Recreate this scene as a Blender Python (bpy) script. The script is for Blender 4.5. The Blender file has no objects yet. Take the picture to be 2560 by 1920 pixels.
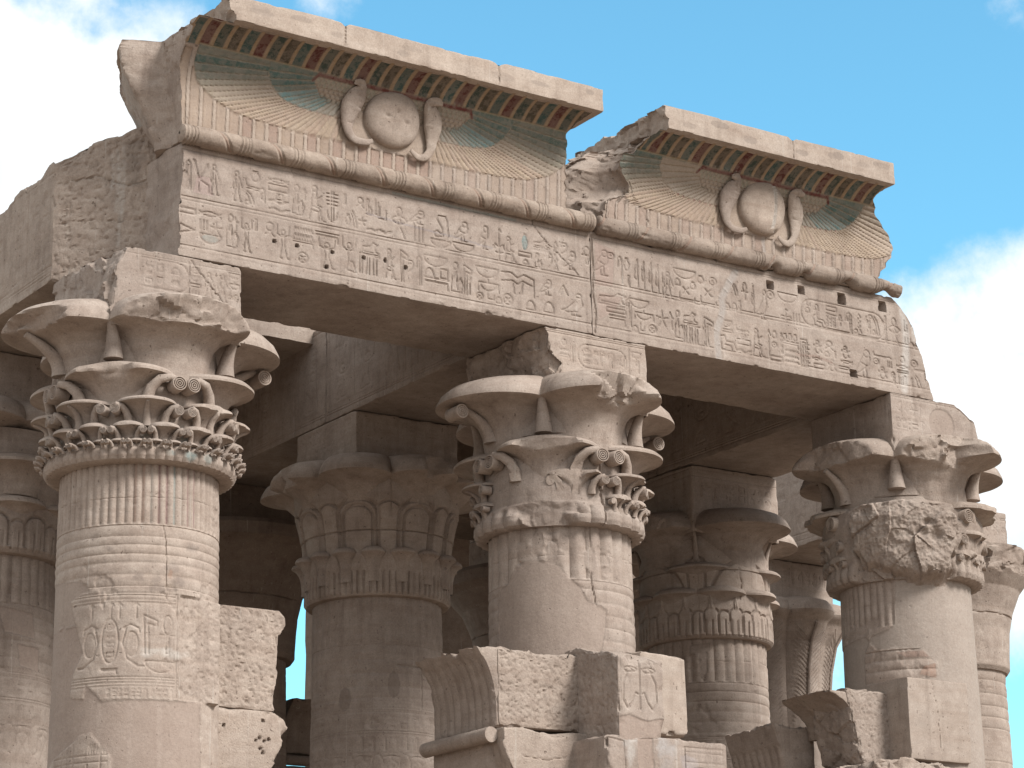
import bpy, math, random
import numpy as np
from mathutils import Matrix, Vector
R_ = math.radians
sc = bpy.context.scene
# ------------------------------------------------------------------ camera
CAM_YAW, CAM_PITCH, CAM_ROLL = 0.597351, 0.289098, -0.0177156
CAMX, CAMY = -13.88007, -28.81703
FPX = 6450.853
def _cam():
    cd = bpy.data.cameras.new("camera"); co = bpy.data.objects.new("camera", cd); sc.collection.objects.link(co)
    y, p, r = CAM_YAW, CAM_PITCH, CAM_ROLL
    f = Vector((math.sin(y)*math.cos(p), math.cos(y)*math.cos(p), math.sin(p)))
    rt = Vector((math.cos(y), -math.sin(y), 0)); up = rt.cross(f)
    r2 = math.cos(r)*rt + math.sin(r)*up; u2 = -math.sin(r)*rt + math.cos(r)*up
    m = Matrix((r2, u2, -f)).transposed().to_4x4(); m.translation = (CAMX, CAMY, 0)
    co.matrix_world = m
    cd.sensor_fit = 'HORIZONTAL'; cd.sensor_width = 36; cd.lens = 36*FPX/2560
    cd.clip_start = 0.5; cd.clip_end = 5000
    sc.camera = co
_cam()
# ------------------------------------------------------------------ sky, sun, exposure
SUN_EL, SUN_AZ = 40.0, 157.0       # azimuth clockwise from +y (north); the facade looks to -y
EXPOSURE = 0.85
SKY_STRENGTH = 0.061
SUN_STRENGTH = 2.85
sc.view_settings.view_transform = 'Standard'; sc.view_settings.look = 'None'
sc.view_settings.exposure = EXPOSURE; sc.view_settings.gamma = 1
def _world():
    w = bpy.data.worlds.new("World"); sc.world = w; w.use_nodes = True
    nt = w.node_tree; nt.nodes.clear(); N = nt.nodes.new; L = nt.links.new
    out = N('ShaderNodeOutputWorld'); bg = N('ShaderNodeBackground'); bg.inputs['Strength'].default_value = SKY_STRENGTH
    sky = N('ShaderNodeTexSky'); sky.sky_type = 'NISHITA'; sky.sun_disc = False
    sky.sun_elevation = R_(SUN_EL); sky.sun_rotation = R_(SUN_AZ); sky.air_density = 1.0; sky.dust_density = 0.6; sky.ozone_density = 1.0
    tint = N('ShaderNodeMix'); tint.data_type = 'RGBA'; tint.blend_type = 'MULTIPLY'; tint.inputs[0].default_value = 1
    tint.inputs[7].default_value = (1.36, 2.42, 2.36, 1)
    L(sky.outputs[0], tint.inputs[6])
    tc = N('ShaderNodeTexCoord')
    nz = N('ShaderNodeTexNoise'); nz.inputs['Scale'].default_value = 9.0; nz.inputs['Detail'].default_value = 9; nz.inputs['Roughness'].default_value = 0.62
    L(tc.outputs['Generated'], nz.inputs['Vector'])
    acc = None
    def mth(op, a, b=None, v=None):
        n = N('ShaderNodeMath'); n.operation = op; L(a, n.inputs[0])
        if b is not None: L(b, n.inputs[1])
        if v is not None: n.inputs[1].default_value = v
        return n.outputs[0]
    acc = mth('MULTIPLY', nz.outputs['Fac'], v=3.2)
    acc = mth('ADD', acc, v=-1.6)
    # banks of cloud: (azimuth deg, elevation deg, radius deg, weight)
    for az, el, rad, wt in CLOUDS:
        d = N('ShaderNodeVectorMath'); d.operation = 'DOT_PRODUCT'; L(tc.outputs['Generated'], d.inputs[0])
        a, e = R_(az), R_(el); d.inputs[1].default_value = (math.sin(a)*math.cos(e), math.cos(a)*math.cos(e), math.sin(e))
        mr = N('ShaderNodeMapRange'); mr.interpolation_type = 'SMOOTHSTEP'
        mr.inputs['From Min'].default_value = math.cos(R_(rad)); mr.inputs['From Max'].default_value = 1.0
        mr.inputs['To Min'].default_value = 0; mr.inputs['To Max'].default_value = wt
        L(d.outputs['Value'], mr.inputs['Value'])
        acc = mth('ADD', acc, mr.outputs[0])
    mr = N('ShaderNodeMapRange'); mr.interpolation_type = 'SMOOTHSTEP'
    mr.inputs['From Min'].default_value = 0.10; mr.inputs['From Max'].default_value = 0.85
    L(acc, mr.inputs['Value'])
    n2 = N('ShaderNodeTexNoise'); n2.inputs['Scale'].default_value = 16; n2.inputs['Detail'].default_value = 6
    L(tc.outputs['Generated'], n2.inputs['Vector'])
    cr = N('ShaderNodeValToRGB'); cr.color_ramp.elements[0].color = (8.2, 9.3, 9.9, 1); cr.color_ramp.elements[1].color = (10.8, 10.9, 10.9, 1)
    cr.color_ramp.elements[0].position = .36; cr.color_ramp.elements[1].position = .56
    L(n2.outputs['Fac'], cr.inputs[0])
    mx = N('ShaderNodeMix'); mx.data_type = 'RGBA'; L(mr.outputs[0], mx.inputs[0]); L(tint.outputs[2], mx.inputs[6]); L(cr.outputs[0], mx.inputs[7])
    L(mx.outputs[2], bg.inputs['Color']); L(bg.outputs[0], out.inputs[0])
CLOUDS = []
def _pxdir(x, y):
    """azimuth and elevation (deg) of a spot in the sky given in the photograph's frame of view"""
    yw, p, r = CAM_YAW, CAM_PITCH, CAM_ROLL
    f = np.array([math.sin(yw)*math.cos(p), math.cos(yw)*math.cos(p), math.sin(p)]); rt = np.array([math.cos(yw), -math.sin(yw), 0]); up = np.cross(rt, f)
    r2 = math.cos(r)*rt+math.sin(r)*up; u2 = -math.sin(r)*rt+math.cos(r)*up
    d = f+(x-1280)/FPX*r2-(y-960)/FPX*u2; d /= np.linalg.norm(d)
    return round(math.degrees(math.atan2(d[0], d[1])), 2), round(math.degrees(math.asin(d[2])), 2)
CLOUDS = [(22.0, 22.0, 3.3, .95), (21.0, 18.8, 4.2, 1.0), (24.6, 21.6, 2.7, .9), (26.2, 20.2, 2.7, .9), (26.0, 23.6, 1.7, .45), (45.2, 17.2, 3.4, .85), (43.6, 14.2, 3.0, .55), (45.8, 12.7, 2.6, .5), (41.0, 10.7, 2.2, .45),
          (30.2, 25.6, 1.3, .45), (36.3, 24.5, 7.5, -.7), (44.5, 22.0, 4.5, -.6), (29.4, 11.1, 3.0, -.6), (45.8, 11.0, 2.2, .55), (45.3, 6.6, 2.0, -.4), (33, 17.5, 5, -.4),
          (214, 50, 110, 1.6), (125, 30, 62, 1.3), (303, 30, 62, 1.3)]  # this row: unseen cloud banks, added to whiten the ambient light
_world()
def _sun():
    ld = bpy.data.lights.new("sun", 'SUN'); lo = bpy.data.objects.new("sun", ld); sc.collection.objects.link(lo)
    ld.energy = SUN_STRENGTH; ld.angle = R_(18); ld.color = (1, .975, .935)
    a, e = R_(SUN_AZ), R_(SUN_EL)
    d = Vector((math.sin(a)*math.cos(e), math.cos(a)*math.cos(e), math.sin(e)))
    lo.rotation_euler = d.to_track_quat('Z', 'Y').to_euler(); lo.location = (0, -40, 60)
_sun()
# ------------------------------------------------------------------ noise
_rs = np.random.RandomState(7); _tab = _rs.rand(4096)*2-1
def vn(p):
    i = np.floor(p).astype(np.int64); f = p-i; f = f*f*(3-2*f)
    def h(a, b, c): return _tab[((i[:, 0]+a)*73856093 ^ (i[:, 1]+b)*19349663 ^ (i[:, 2]+c)*83492791) & 4095]
    x, y, z = f[:, 0], f[:, 1], f[:, 2]
    a = h(0,0,0)*(1-x)+h(1,0,0)*x; b = h(0,1,0)*(1-x)+h(1,1,0)*x
    c = h(0,0,1)*(1-x)+h(1,0,1)*x; d = h(0,1,1)*(1-x)+h(1,1,1)*x
    return (a*(1-y)+b*y)*(1-z)+(c*(1-y)+d*y)*z
def fbm(p, sc_=1.0, oct=3, gain=.5, off=0.0):
    p = np.asarray(p, float)*sc_+off; s = np.zeros(len(p)); a = 1.0; t = 0
    for k in range(oct):
        s += a*vn(p+k*17.3); t += a; a *= gain; p = p*2.03
    return s/t
def facets(p, sc_=1.0, off=0.0):
    """chipped-stone pattern: every point takes the lowest of several tilted planes (cells)"""
    p = np.asarray(p, float)*sc_+off; i = np.floor(p).astype(np.int64)
    best = np.full(len(p), 9.0); val = np.zeros(len(p))
    for dx in (-1, 0, 1):
        for dy in (-1, 0, 1):
            for dz in (-1, 0, 1):
                c = i+np.array([dx, dy, dz])
                k = c[:, 0]*73856093 ^ c[:, 1]*19349663 ^ c[:, 2]*83492791
                o = np.stack([_tab[k & 4095], _tab[(k >> 3)+11 & 4095], _tab[(k >> 5)+37 & 4095]], 1)*.5+.5
                d = p-(c+o); dd = (d*d).sum(1)
                g = np.stack([_tab[(k >> 2)+5 & 4095], _tab[(k >> 4)+71 & 4095], _tab[(k >> 1)+3 & 4095]], 1)
                v = (d*g).sum(1)+.5*_tab[(k >> 6)+9 & 4095]
                m = dd < best; best[m] = dd[m]; val[m] = v[m]
    return val
def rock(p, s=2.2, off=0.0):
    return .55*facets(p, s, off)+.32*fbm(p, s*1.3, 4, .55, off+3)+.15*facets(p, s*2.7, off+5)+.10*fbm(p, s*7, 3, .6, off)
# ------------------------------------------------------------------ canvas: carved depth + pigment on a face
def smooth(a): a = np.clip(a, 0, 1); return a*a*(3-2*a)
class Cv:
    def __init__(s, x0, x1, z0, z1, res=.01):
        s.x0, s.z0, s.res = x0, z0, res; s.nx = int((x1-x0)/res)+2; s.nz = int((z1-z0)/res)+2
        s.h = np.zeros((s.nz, s.nx), np.float32); s.c = np.zeros((s.nz, s.nx, 4), np.float32); s.m = np.zeros((s.nz, s.nx), np.float32)
    def win(s, xa, xb, za, zb):
        i0 = max(0, int((xa-s.x0)/s.res)); i1 = min(s.nx, int((xb-s.x0)/s.res)+2); j0 = max(0, int((za-s.z0)/s.res)); j1 = min(s.nz, int((zb-s.z0)/s.res)+2)
        if i1 <= i0 or j1 <= j0: return None
        X, Z = np.meshgrid(s.x0+np.arange(i0, i1)*s.res, s.z0+np.arange(j0, j1)*s.res); return slice(j0, j1), slice(i0, i1), X, Z
    def dist(s, pts, pad):
        pts = np.asarray(pts, float); w = s.win(pts[:, 0].min()-pad, pts[:, 0].max()+pad, pts[:, 1].min()-pad, pts[:, 1].max()+pad)
        if w is None: return None
        J, I, X, Z = w; D = np.full(X.shape, 9.)
        for a, b in zip(pts[:-1], pts[1:]):
            dx, dz = b-a; L2 = dx*dx+dz*dz+1e-12; t = np.clip(((X-a[0])*dx+(Z-a[1])*dz)/L2, 0, 1)
            D = np.minimum(D, np.hypot(X-a[0]-t*dx, Z-a[1]-t*dz))
        return J, I, D
    def stroke(s, pts, w=.014, d=.014):
        r = s.dist(pts, w*2)
        if r is None: return
        J, I, D = r; v = d*smooth(1.35-D/w)
        s.h[J, I] = np.maximum(s.h[J, I], v) if d > 0 else np.minimum(s.h[J, I], v)
    def pstroke(s, pts, col, w, a=1.):
        r = s.dist(pts, w*2)
        if r is None: return
        J, I, D = r; s._mix(J, I, col, a*smooth(1.5-D/w))
    def _mix(s, J, I, col, k):
        c = s.c[J, I]; k = k[..., None]; rgb = c[..., :3]*(1-k)+np.array(col)*k; al = c[..., 3:]*(1-k)+k
        n = c[..., 3:] < .02
        s.c[J, I] = np.concatenate([np.where(n & (k > .001), np.array(col), rgb), al], -1)
    def inside(s, pts, pad=.02):
        pts = np.asarray(pts, float); w = s.win(pts[:, 0].min()-pad, pts[:, 0].max()+pad, pts[:, 1].min()-pad, pts[:, 1].max()+pad)
        if w is None: return None
        J, I, X, Z = w; ins = np.zeros(X.shape, bool); n = len(pts)
        for k in range(n):
            (xa, za), (xb, zb) = pts[k], pts[(k+1) % n]
            if za == zb: continue
            ins ^= ((za > Z) != (zb > Z)) & (X < (xb-xa)*(Z-za)/(zb-za)+xa)
        return J, I, ins, X, Z
    def fill(s, pts, d):
        r = s.inside(pts)
        if r is None: return
        J, I, ins, X, Z = r; s.h[J, I] = np.where(ins, np.maximum(s.h[J, I], d) if d > 0 else np.minimum(s.h[J, I], d), s.h[J, I])
    def pfill(s, pts, col, a=1.):
        r = s.inside(pts)
        if r is None: return
        J, I, ins, X, Z = r; s._mix(J, I, col, ins*a)
    def mask(s, pts, v=1., soft=.03):
        pts = list(pts); r = s.inside(pts, soft*2); D = s.dist(pts+[pts[0]], soft*2)
        if r is None: return
        J, I, ins, X, Z = r; sd = np.where(ins, 1, -1)*np.minimum(D[2], soft*2)
        sd = sd+.6*soft*fbm(np.stack([X.ravel(), Z.ravel(), X.ravel()*0], 1), 9., 3).reshape(X.shape)*2
        s.m[J, I] = np.maximum(s.m[J, I], v*smooth(sd/soft+.5))
    def pblob(s, pts, col, a=.6, soft=.05):
        pts = list(pts); r = s.inside(pts, soft*2); D = s.dist(pts+[pts[0]], soft*2)
        if r is None: return
        J, I, ins, X, Z = r; sd = np.where(ins, 1, -1)*np.minimum(D[2], soft*2); P = np.stack([X.ravel(), Z.ravel(), X.ravel()*0+3], 1)
        n = fbm(P, 8., 4, .62).reshape(X.shape); s._mix(J, I, col, a*smooth((sd/soft+n*2.2)*.7+.5)*np.clip(.75+n, .2, 1))
    def wear(s, amt=.8, seed=0.):
        Z, X = np.meshgrid(s.z0+np.arange(s.nz)*s.res, s.x0+np.arange(s.nx)*s.res, indexing='ij'); n = fbm(np.stack([X.ravel(), Z.ravel(), X.ravel()*0+seed], 1), 2.3, 4, .6).reshape(X.shape)
        s.h = np.where(s.h < .04, s.h*np.clip(.92+amt*n*1.4, .18, 1.35), s.h).astype(np.float32); s.h += (.010*np.maximum(0, fbm(np.stack([X.ravel(), Z.ravel(), X.ravel()*0+seed+9], 1), 5, 4, .65).reshape(X.shape)-.22)).astype(np.float32)
    def samp(s, A, x, z):
        fx = np.clip((x-s.x0)/s.res, 0, s.nx-1.001); fz = np.clip((z-s.z0)/s.res, 0, s.nz-1.001); i = fx.astype(int); j = fz.astype(int); a = fx-i; b = fz-j
        if A.ndim == 3: a = a[:, None]; b = b[:, None]
        return (A[j, i]*(1-a)+A[j, i+1]*a)*(1-b)+(A[j+1, i]*(1-a)+A[j+1, i+1]*a)*b
def arc(cx, cz, rx, rz, a0=0, a1=360, n=20):
    t = np.radians(np.linspace(a0, a1, n)); return np.stack([cx+rx*np.cos(t), cz+rz*np.sin(t)], 1)
def zig(x0, x1, z, a, n): return [(x0+(x1-x0)*k/(2*n), z+(a if k % 2 else -a)) for k in range(2*n+1)]
def C_(*p): return [(p[i], p[i+1]) for i in range(0, len(p), 2)]
_bird = [arc(.62, .86, .14, .12), C_(.52, .8, .3, .55, .05, .12, .25, .2, .5, .35, .72, .5, .78, .7, .74, .8), C_(.4, .3, .42, .04, .6, .04), C_(.55, .38, .58, .04, .75, .04), C_(.3, .55, .6, .45)]
_sit = [arc(.4, .87, .17, .11), C_(.28, .8, .15, .55, .1, .05, .8, .02, .95, .3, .75, .5, .5, .32, .45, .7), C_(.5, .32, .55, .1), C_(.3, .76, .28, .5)]
_man = [arc(.5, .91, .17, .08), C_(.42, .84, .25, .78, .12, .5, .2, .42), C_(.58, .84, .75, .78, .95, .55, 1, .5), C_(.35, .75, .4, .5, .28, .25, .22, .02, .4, .02), C_(.65, .75, .62, .5, .72, .25, .85, .02, 1, .02), C_(.4, .5, .62, .5)]
GL = dict(
 hook=[C_(.2, .6, .2, .9, .5, 1, .8, .9, .8, 0), C_(.55, .85, .6, 0)], vee=[C_(0, 1, .15, .7, .45, .4, .75, .75, .95, .95, .9, .8), C_(.1, 1, .3, .6, .4, 0), C_(.4, .4, 1, .25, 1, 0)],
 man=_man, staffman=_man+[C_(.0, .9, .02, 0)], armsup=[arc(.5, .78, .14, .08), C_(.05, 1, .08, .72, .4, .66, .6, .66, .92, .72, .95, 1), C_(.36, .66, .42, .4, .3, .03, .45, .0), C_(.64, .66, .6, .4, .8, .03, .95, .0)],
 arm=[C_(0, 1, .05, .35, .75, .25, .9, .4, 1, .1), C_(.05, .15, .7, .05)], pot=[arc(.5, .42, .42, .42), C_(.25, .95, .75, .95), C_(.4, .95, .42, .82), C_(.6, .95, .58, .82)],
 leg=[C_(.1, 1, .4, .8, .65, .3, .7, 0), C_(.0, .85, .25, .5, .3, .1, .45, .0)], loaf=[arc(.5, .05, .45, .9, 0, 180), C_(.05, .05, .95, .05)],
 reed=[C_(.75, 0, .7, 1, .3, .75, .15, .35, .6, .25)], mouth=[arc(.5, -.35, .62, 1.1, 36, 144), arc(.5, 1.35, .62, 1.1, 216, 324)], box=[C_(0, 0, 1, 0, 1, 1, 0, 1, 0, 0)],
 sq=[C_(.05, 0, .05, 1, .95, 1, .95, 0), C_(.05, .02, .95, .02)], snake=[C_(0, .5, .25, .75, .45, .5, .6, .3, .8, .65, 1, .75), C_(0, .4, .25, .55, .45, .3, .62, .1, .8, .4, .95, .5)],
 sitb=_sit, feather=[C_(.6, 0, .5, .7, .2, .95, .0, .7), C_(.5, .7, .9, .6)], seat=[arc(.38, .92, .14, .08), C_(.3, .86, .22, .6, .25, .42, .65, .38, .8, .05, 1, .02), C_(.48, .84, .55, .6, .5, .48, .78, .42), C_(.2, .4, .1, .02), C_(.25, .3, .6, .28, .62, .02), C_(.5, .62, .8, .75)],
 djed=[C_(.05, .92, .95, .92), C_(.05, .8, .95, .8), C_(.05, .68, .95, .68), C_(.1, .56, .9, .56), C_(.4, 1, .4, 0, .6, 0, .6, 1), C_(.1, .35, .2, .1, .4, .05), C_(.9, .35, .8, .1, .6, .05)],
 stroke=[C_(.2, 0, .2, 1, .8, 1, .8, 0, .2, 0)], head=[arc(.5, .68, .36, .3), C_(.38, .4, .3, .2, .05, .1), C_(.62, .4, .7, .2, 1, .0)], vase=[C_(.3, 1, .7, 1, .6, .85, .95, .55, .7, .1, .5, 0, .3, .1, .05, .55, .4, .85, .3, 1)],
 star=[C_(.5, .5, .5, 1), C_(.5, .5, .0, .6), C_(.5, .5, 1, .6), C_(.5, .5, .2, 0), C_(.5, .5, .8, 0)], ell=[C_(.1, 1, .1, .12, .9, .05, .9, .6)], tri=[C_(0, 1, 1, .5, 0, 0)],
 strokes=[C_(.15, 0, .15, 1), C_(.5, 0, .5, 1), C_(.85, 0, .85, 1)], basket=[C_(0, .95, 1, .95), arc(.5, .95, .5, .92, 180, 360)], wave=[zig(0, 1, .5, .35, 7)], table=[C_(0, .9, 1, .9), C_(.02, .6, .95, .6, .98, 0)],
 niwt=[arc(.5, .5, .48, .48), C_(.25, .65, .42, .55), C_(.75, .65, .58, .55), C_(.3, .25, .45, .42, .55, .42, .7, .25)], kneel=[C_(.05, 1, .1, .7, .4, .62, .7, .62, .9, .75, .95, 1), arc(.5, .76, .14, .08), C_(.4, .62, .45, .3, .3, .05, .95, .0, .75, .3, .6, .3)],
 jackal=[C_(0, .1, .05, .6, .5, .7, .65, 1, .9, .85, .75, .65, .8, .3, 1, .2), C_(.1, .25, .7, .2), C_(.0, .05, 1, .05)], cols=[C_(.02, 0, .05, 1, .3, .95), C_(.35, 0, .38, .95, .62, .92), C_(.68, 0, .7, .92, 1, .9), C_(.15, 0, .16, .9), C_(.5, 0, .5, .88), C_(.84, 0, .84, .86)],
 girdle=[arc(.5, .85, .16, .14), C_(.42, .72, .5, .62, .58, .72), arc(.5, .32, .62, .38, 40, 140), arc(.5, .83, .62, .38, 220, 320), arc(.5, .5, .1, .1), C_(.5, .4, .35, .25, .15, 0), C_(.5, .4, .65, .25, .85, 0)],
 owl=_bird, bird=_bird, cobra=[C_(.3, 1, .2, .85, .55, .5, .6, .2, .1, .15, 0, .3, .2, .4, .45, .3), C_(.75, 1, .85, .85, .95, .25, .8, .05, .1, .02), C_(.3, 1, .75, 1)], sedge=[C_(.5, 0, .5, 1, .7, .9), C_(.5, .4, .1, .5, .0, .35), C_(.5, .4, .9, .5, 1, .35), C_(.5, .2, .15, .25), C_(.5, .2, .85, .25)],
 twist=[C_(.5, 1, .1, .85, .8, .6, .2, .35, .5, .25, .1, 0), C_(.5, 1, .9, .85, .2, .6, .8, .35, .5, .25, .95, 0)], curl=[C_(.1, .6, .2, .95, .7, .95, .9, .7, .7, .3, .2, .0), C_(.4, .7, .6, .7)], ankh=[arc(.5, .74, .28, .25), C_(.0, .48, 1, .48), C_(.44, .48, .4, 0, .6, 0, .56, .48)],
 flag=[C_(.2, 0, .1, 1, 1, .85, .95, .72, .35, .78), C_(.45, 0, .38, .78)], oar=[C_(.5, 0, .5, .6, .15, .8, .5, 1, .85, .8, .5, .6)], scale=[C_(.05, .1, .08, .75, .95, .75, .98, .1), C_(.5, 1, .5, .75), arc(.5, .72, .35, .55, 180, 360)],
 wings=[C_(0, .9, .3, .95, .5, .75, .7, .95, 1, .8, 1, 0), C_(0, .5, .35, .6, .5, .45, .65, .65, .95, .5), C_(.35, .55, .4, 0), C_(.65, .55, .62, .05)], vee2=[C_(0, 0, .5, 1, 1, 0), C_(.2, 0, .5, .65)], duck=[arc(.72, .9, .12, .09), C_(.65, .82, .55, .6, .2, .25, .0, .15, .3, .12, .7, .2, .9, .5, .82, .84), C_(.4, .12, .4, .0, .6, 0), C_(.6, .15, .62, .0, .8, 0)],
 sun=[arc(.5, .5, .46, .46), arc(.5, .5, .1, .1, 0, 360, 8)], cross=[C_(.05, .05, .95, .95), C_(.95, .05, .05, .95)], lion=[C_(0, .5, .1, .9, .3, .95, .38, .6, .8, .55, .9, .2, 1, 0), C_(.1, .5, .12, .0, .3, .0), C_(.3, .35, .65, .3, .7, 0)], staff=[C_(.2, .85, .5, 1, .9, .8), C_(.5, .95, .5, 0)],
 fort=[C_(.1, 0, .1, 1, .8, 1, .8, 0, .1, 0), C_(.35, .1, .35, .9, .6, .9, .6, .1)]+[C_(.8, k/6, 1, k/6) for k in range(1, 6)], scarab=[arc(.5, .4, .32, .34), arc(.5, .82, .2, .14), C_(.15, .5, .0, .65), C_(.85, .5, 1, .65), C_(.15, .3, .0, .15), C_(.85, .3, 1, .15), C_(.2, .55, .8, .55)], hole=[], sqhole=[], cart=[])
def glyphs(cv, txt, d=.016, w=.0105, sx=1.):
    for e in txt.split(';'):
        n, x, z, gw, gh = e.split(); x, z, gw, gh = float(x), float(z), float(gw), float(gh)
        if n == 'hole': cv.fill(arc(x, z, gw*.45, gh*.5, 0, 360, 12), .07); cv.pfill(arc(x, z, gw*.4, gh*.45, 0, 360, 12), (.12, .08, .06), .7); continue
        if n == 'sqhole': cv.fill([(x-gw*.45, z-gh*.5), (x+gw*.45, z-gh*.5), (x+gw*.4, z+gh*.5), (x-gw*.42, z+gh*.5)], .14); continue
        if n == 'cart':
            r = gh/2; p = list(arc(x+gw/2-r, z, r, r, -90, 90, 12))+list(arc(x-gw/2+r, z, r, r, 90, 270, 12)); cv.stroke(p+[p[0]], w*1.2, d); continue
        for i, st in enumerate(GL[n]):
            p = np.array(st, float); p[:, 0] = x+(p[:, 0]-.5)*gw*.94; p[:, 1] = z+(p[:, 1]-.5)*gh*.94
            if n in ('basket', 'loaf', 'sitb', 'bird', 'owl', 'duck', 'mouth', 'vase', 'sun', 'pot', 'head', 'jackal', 'seat') and i <= 1 and len(p) > 5: cv.fill(p, .005)
            cv.stroke(p, w, d)
_names = [k for k in GL if k not in ('hole', 'sqhole', 'cart')]
def random_text(x0, x1, z0, z1, rnd, cell=None):
    """quadrats of signs filling a band"""
    h = z1-z0; x = x0; out = []
    while x < x1-.3*h:
        k = rnd.random(); w = h*rnd.uniform(.35, .8)
        if k < .45: out.append((rnd.choice(['sitb', 'bird', 'reed', 'ankh', 'flag', 'duck', 'hook', 'staff', 'djed', 'twist', 'sedge', 'man']), x+w/2, (z0+z1)/2, w*.85, h*.9))
        else:
            n = rnd.choice([2, 2, 3])
            for i in range(n): out.append((rnd.choice(['mouth', 'wave', 'basket', 'loaf', 'box', 'snake', 'arm', 'sun', 'table', 'pot', 'niwt']), x+w/2, z0+h*(i+.5)/n, w*.85*rnd.uniform(.5, 1), h/n*.62))
        x += w*1.02
    return ';'.join('%s %.3f %.3f %.3f %.3f' % o for o in out)
# ------------------------------------------------------------------ materials
def stone(name, c0, c1, bump=.25, tool=0.0, dark=.5):
    m = bpy.data.materials.new(name); m.use_nodes = True; nt = m.node_tree; b = nt.nodes['Principled BSDF']; N = nt.nodes.new; L = nt.links.new
    b.inputs['Roughness'].default_value = .92; b.inputs['Specular IOR Level'].default_value = .12
    g = N('ShaderNodeNewGeometry'); P = g.outputs['Position']
    def noise(s, d=5, r=.6, v=None):
        n = N('ShaderNodeTexNoise'); n.inputs['Scale'].default_value = s; n.inputs['Detail'].default_value = d; n.inputs['Roughness'].default_value = r; L(v or P, n.inputs['Vector']); return n.outputs['Fac']
    def ramp(f, p0, p1, a=(0, 0, 0, 1), c=(1, 1, 1, 1)):
        r = N('ShaderNodeValToRGB'); r.color_ramp.elements[0].position = p0; r.color_ramp.elements[1].position = p1; r.color_ramp.elements[0].color = a; r.color_ramp.elements[1].color = c; L(f, r.inputs[0]); return r.outputs[0]
    def mix(f, a, c, bt='MIX', fv=None):
        n = N('ShaderNodeMix'); n.data_type = 'RGBA'; n.blend_type = bt
        if f is None: n.inputs[0].default_value = fv
        else: L(f, n.inputs[0])
        for s, v in ((6, a), (7, c)):
            if isinstance(v, tuple): n.inputs[s].default_value = v
            else: L(v, n.inputs[s])
        return n.outputs[2]
    col = mix(ramp(noise(1.1, 6, .62), .34, .68), (*c0, 1), (*c1, 1))
    # bedding streaks
    mp = N('ShaderNodeMapping'); mp.inputs['Scale'].default_value = (.7, .7, 6.5); L(P, mp.inputs[0])
    col = mix(ramp(noise(1.6, 5, .6, mp.outputs[0]), .40, .72), col, (.90, .87, .85, 1), 'MULTIPLY')
    mv = N('ShaderNodeMapping'); mv.inputs['Scale'].default_value = (7, 7, .55); L(P, mv.inputs[0])
    col = mix(ramp(noise(1.0, 4, .6, mv.outputs[0]), .54, .80), col, (.74, .72, .71, 1), 'MULTIPLY')
    # grey weathering and pale bloom
    col = mix(ramp(noise(.55, 6, .7), .55, .78, c=(dark,)*3+(1,)), col, (.19, .16, .14, 1))
    col = mix(ramp(noise(2.3, 7, .7), .62, .74, c=(.4, .4, .4, 1)), col, (.42, .35, .295, 1))
    col = mix(ramp(noise(48, 3, .7), .25, .75), mix(None, col, (.80, .79, .78, 1), 'MULTIPLY', 1.0), mix(None, col, (1.15, 1.14, 1.13, 1), 'MULTIPLY', 1.0))
    col = mix(ramp(noise(5.5, 5, .65), .36, .66), mix(None, col, (.88, .86, .85, 1), 'MULTIPLY', 1.0), mix(None, col, (1.06, 1.06, 1.06, 1), 'MULTIPLY', 1.0))
    spk = ramp(noise(19, 2, .5), .69, .75)
    col = mix(spk, col, (.55, .52, .5, 1), 'MULTIPLY')
    oi = N('ShaderNodeObjectInfo')
    col = mix(oi.outputs['Random'], mix(None, col, (.93, .925, .92, 1), 'MULTIPLY', 1.0), mix(None, col, (1.06, 1.05, 1.03, 1), 'MULTIPLY', 1.0))
    mw = N('ShaderNodeMapping'); mw.inputs['Scale'].default_value = (16, 16, .5); L(P, mw.inputs[0])
    col = mix(ramp(noise(1.0, 3, .55, mw.outputs[0]), .66, .78, c=(.55, .55, .55, 1)), col, (.44, .40, .36, 1))
    at = N('ShaderNodeAttribute'); at.attribute_name = 'paint'
    fl = ramp(noise(11, 6, .72), .30, .56)
    f2 = N('ShaderNodeMath'); f2.operation = 'MULTIPLY'; L(at.outputs['Alpha'], f2.inputs[0])
    f3 = N('ShaderNodeMath'); f3.operation = 'MAXIMUM'; f3.inputs[1].default_value = .72; L(fl, f3.inputs[0]); L(f3.outputs[0], f2.inputs[1])
    pc = mix(ramp(noise(26, 4, .7), .3, .7), at.outputs['Color'], mix(None, at.outputs['Color'], (.74, .72, .72, 1), 'MULTIPLY', 1.0))
    col = mix(f2.outputs[0], col, pc)
    L(col, b.inputs['Base Color'])
    hgt = N('ShaderNodeMath'); hgt.operation = 'ADD'
    a_ = N('ShaderNodeMath'); a_.operation = 'MULTIPLY'; a_.inputs[1].default_value = 1.0; L(noise(9, 8, .72), a_.inputs[0])
    b_ = N('ShaderNodeMath'); b_.operation = 'MULTIPLY'; b_.inputs[1].default_value = .45+tool; L(noise(30, 5, .7), b_.inputs[0])
    L(a_.outputs[0], hgt.inputs[0]); L(b_.outputs[0], hgt.inputs[1])
    c_ = N('ShaderNodeMath'); c_.operation = 'SUBTRACT'; L(hgt.outputs[0], c_.inputs[0]); L(spk, c_.inputs[1])
    bp = N('ShaderNodeBump'); bp.inputs['Strength'].default_value = bump; bp.inputs['Distance'].default_value = .03; L(c_.outputs[0], bp.inputs['Height']); L(bp.outputs[0], b.inputs['Normal'])
    return m
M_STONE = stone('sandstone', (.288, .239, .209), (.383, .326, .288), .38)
M_ROUGH = stone('rough_sandstone', (.297, .246, .213), (.378, .319, .278), .5, .5)
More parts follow.
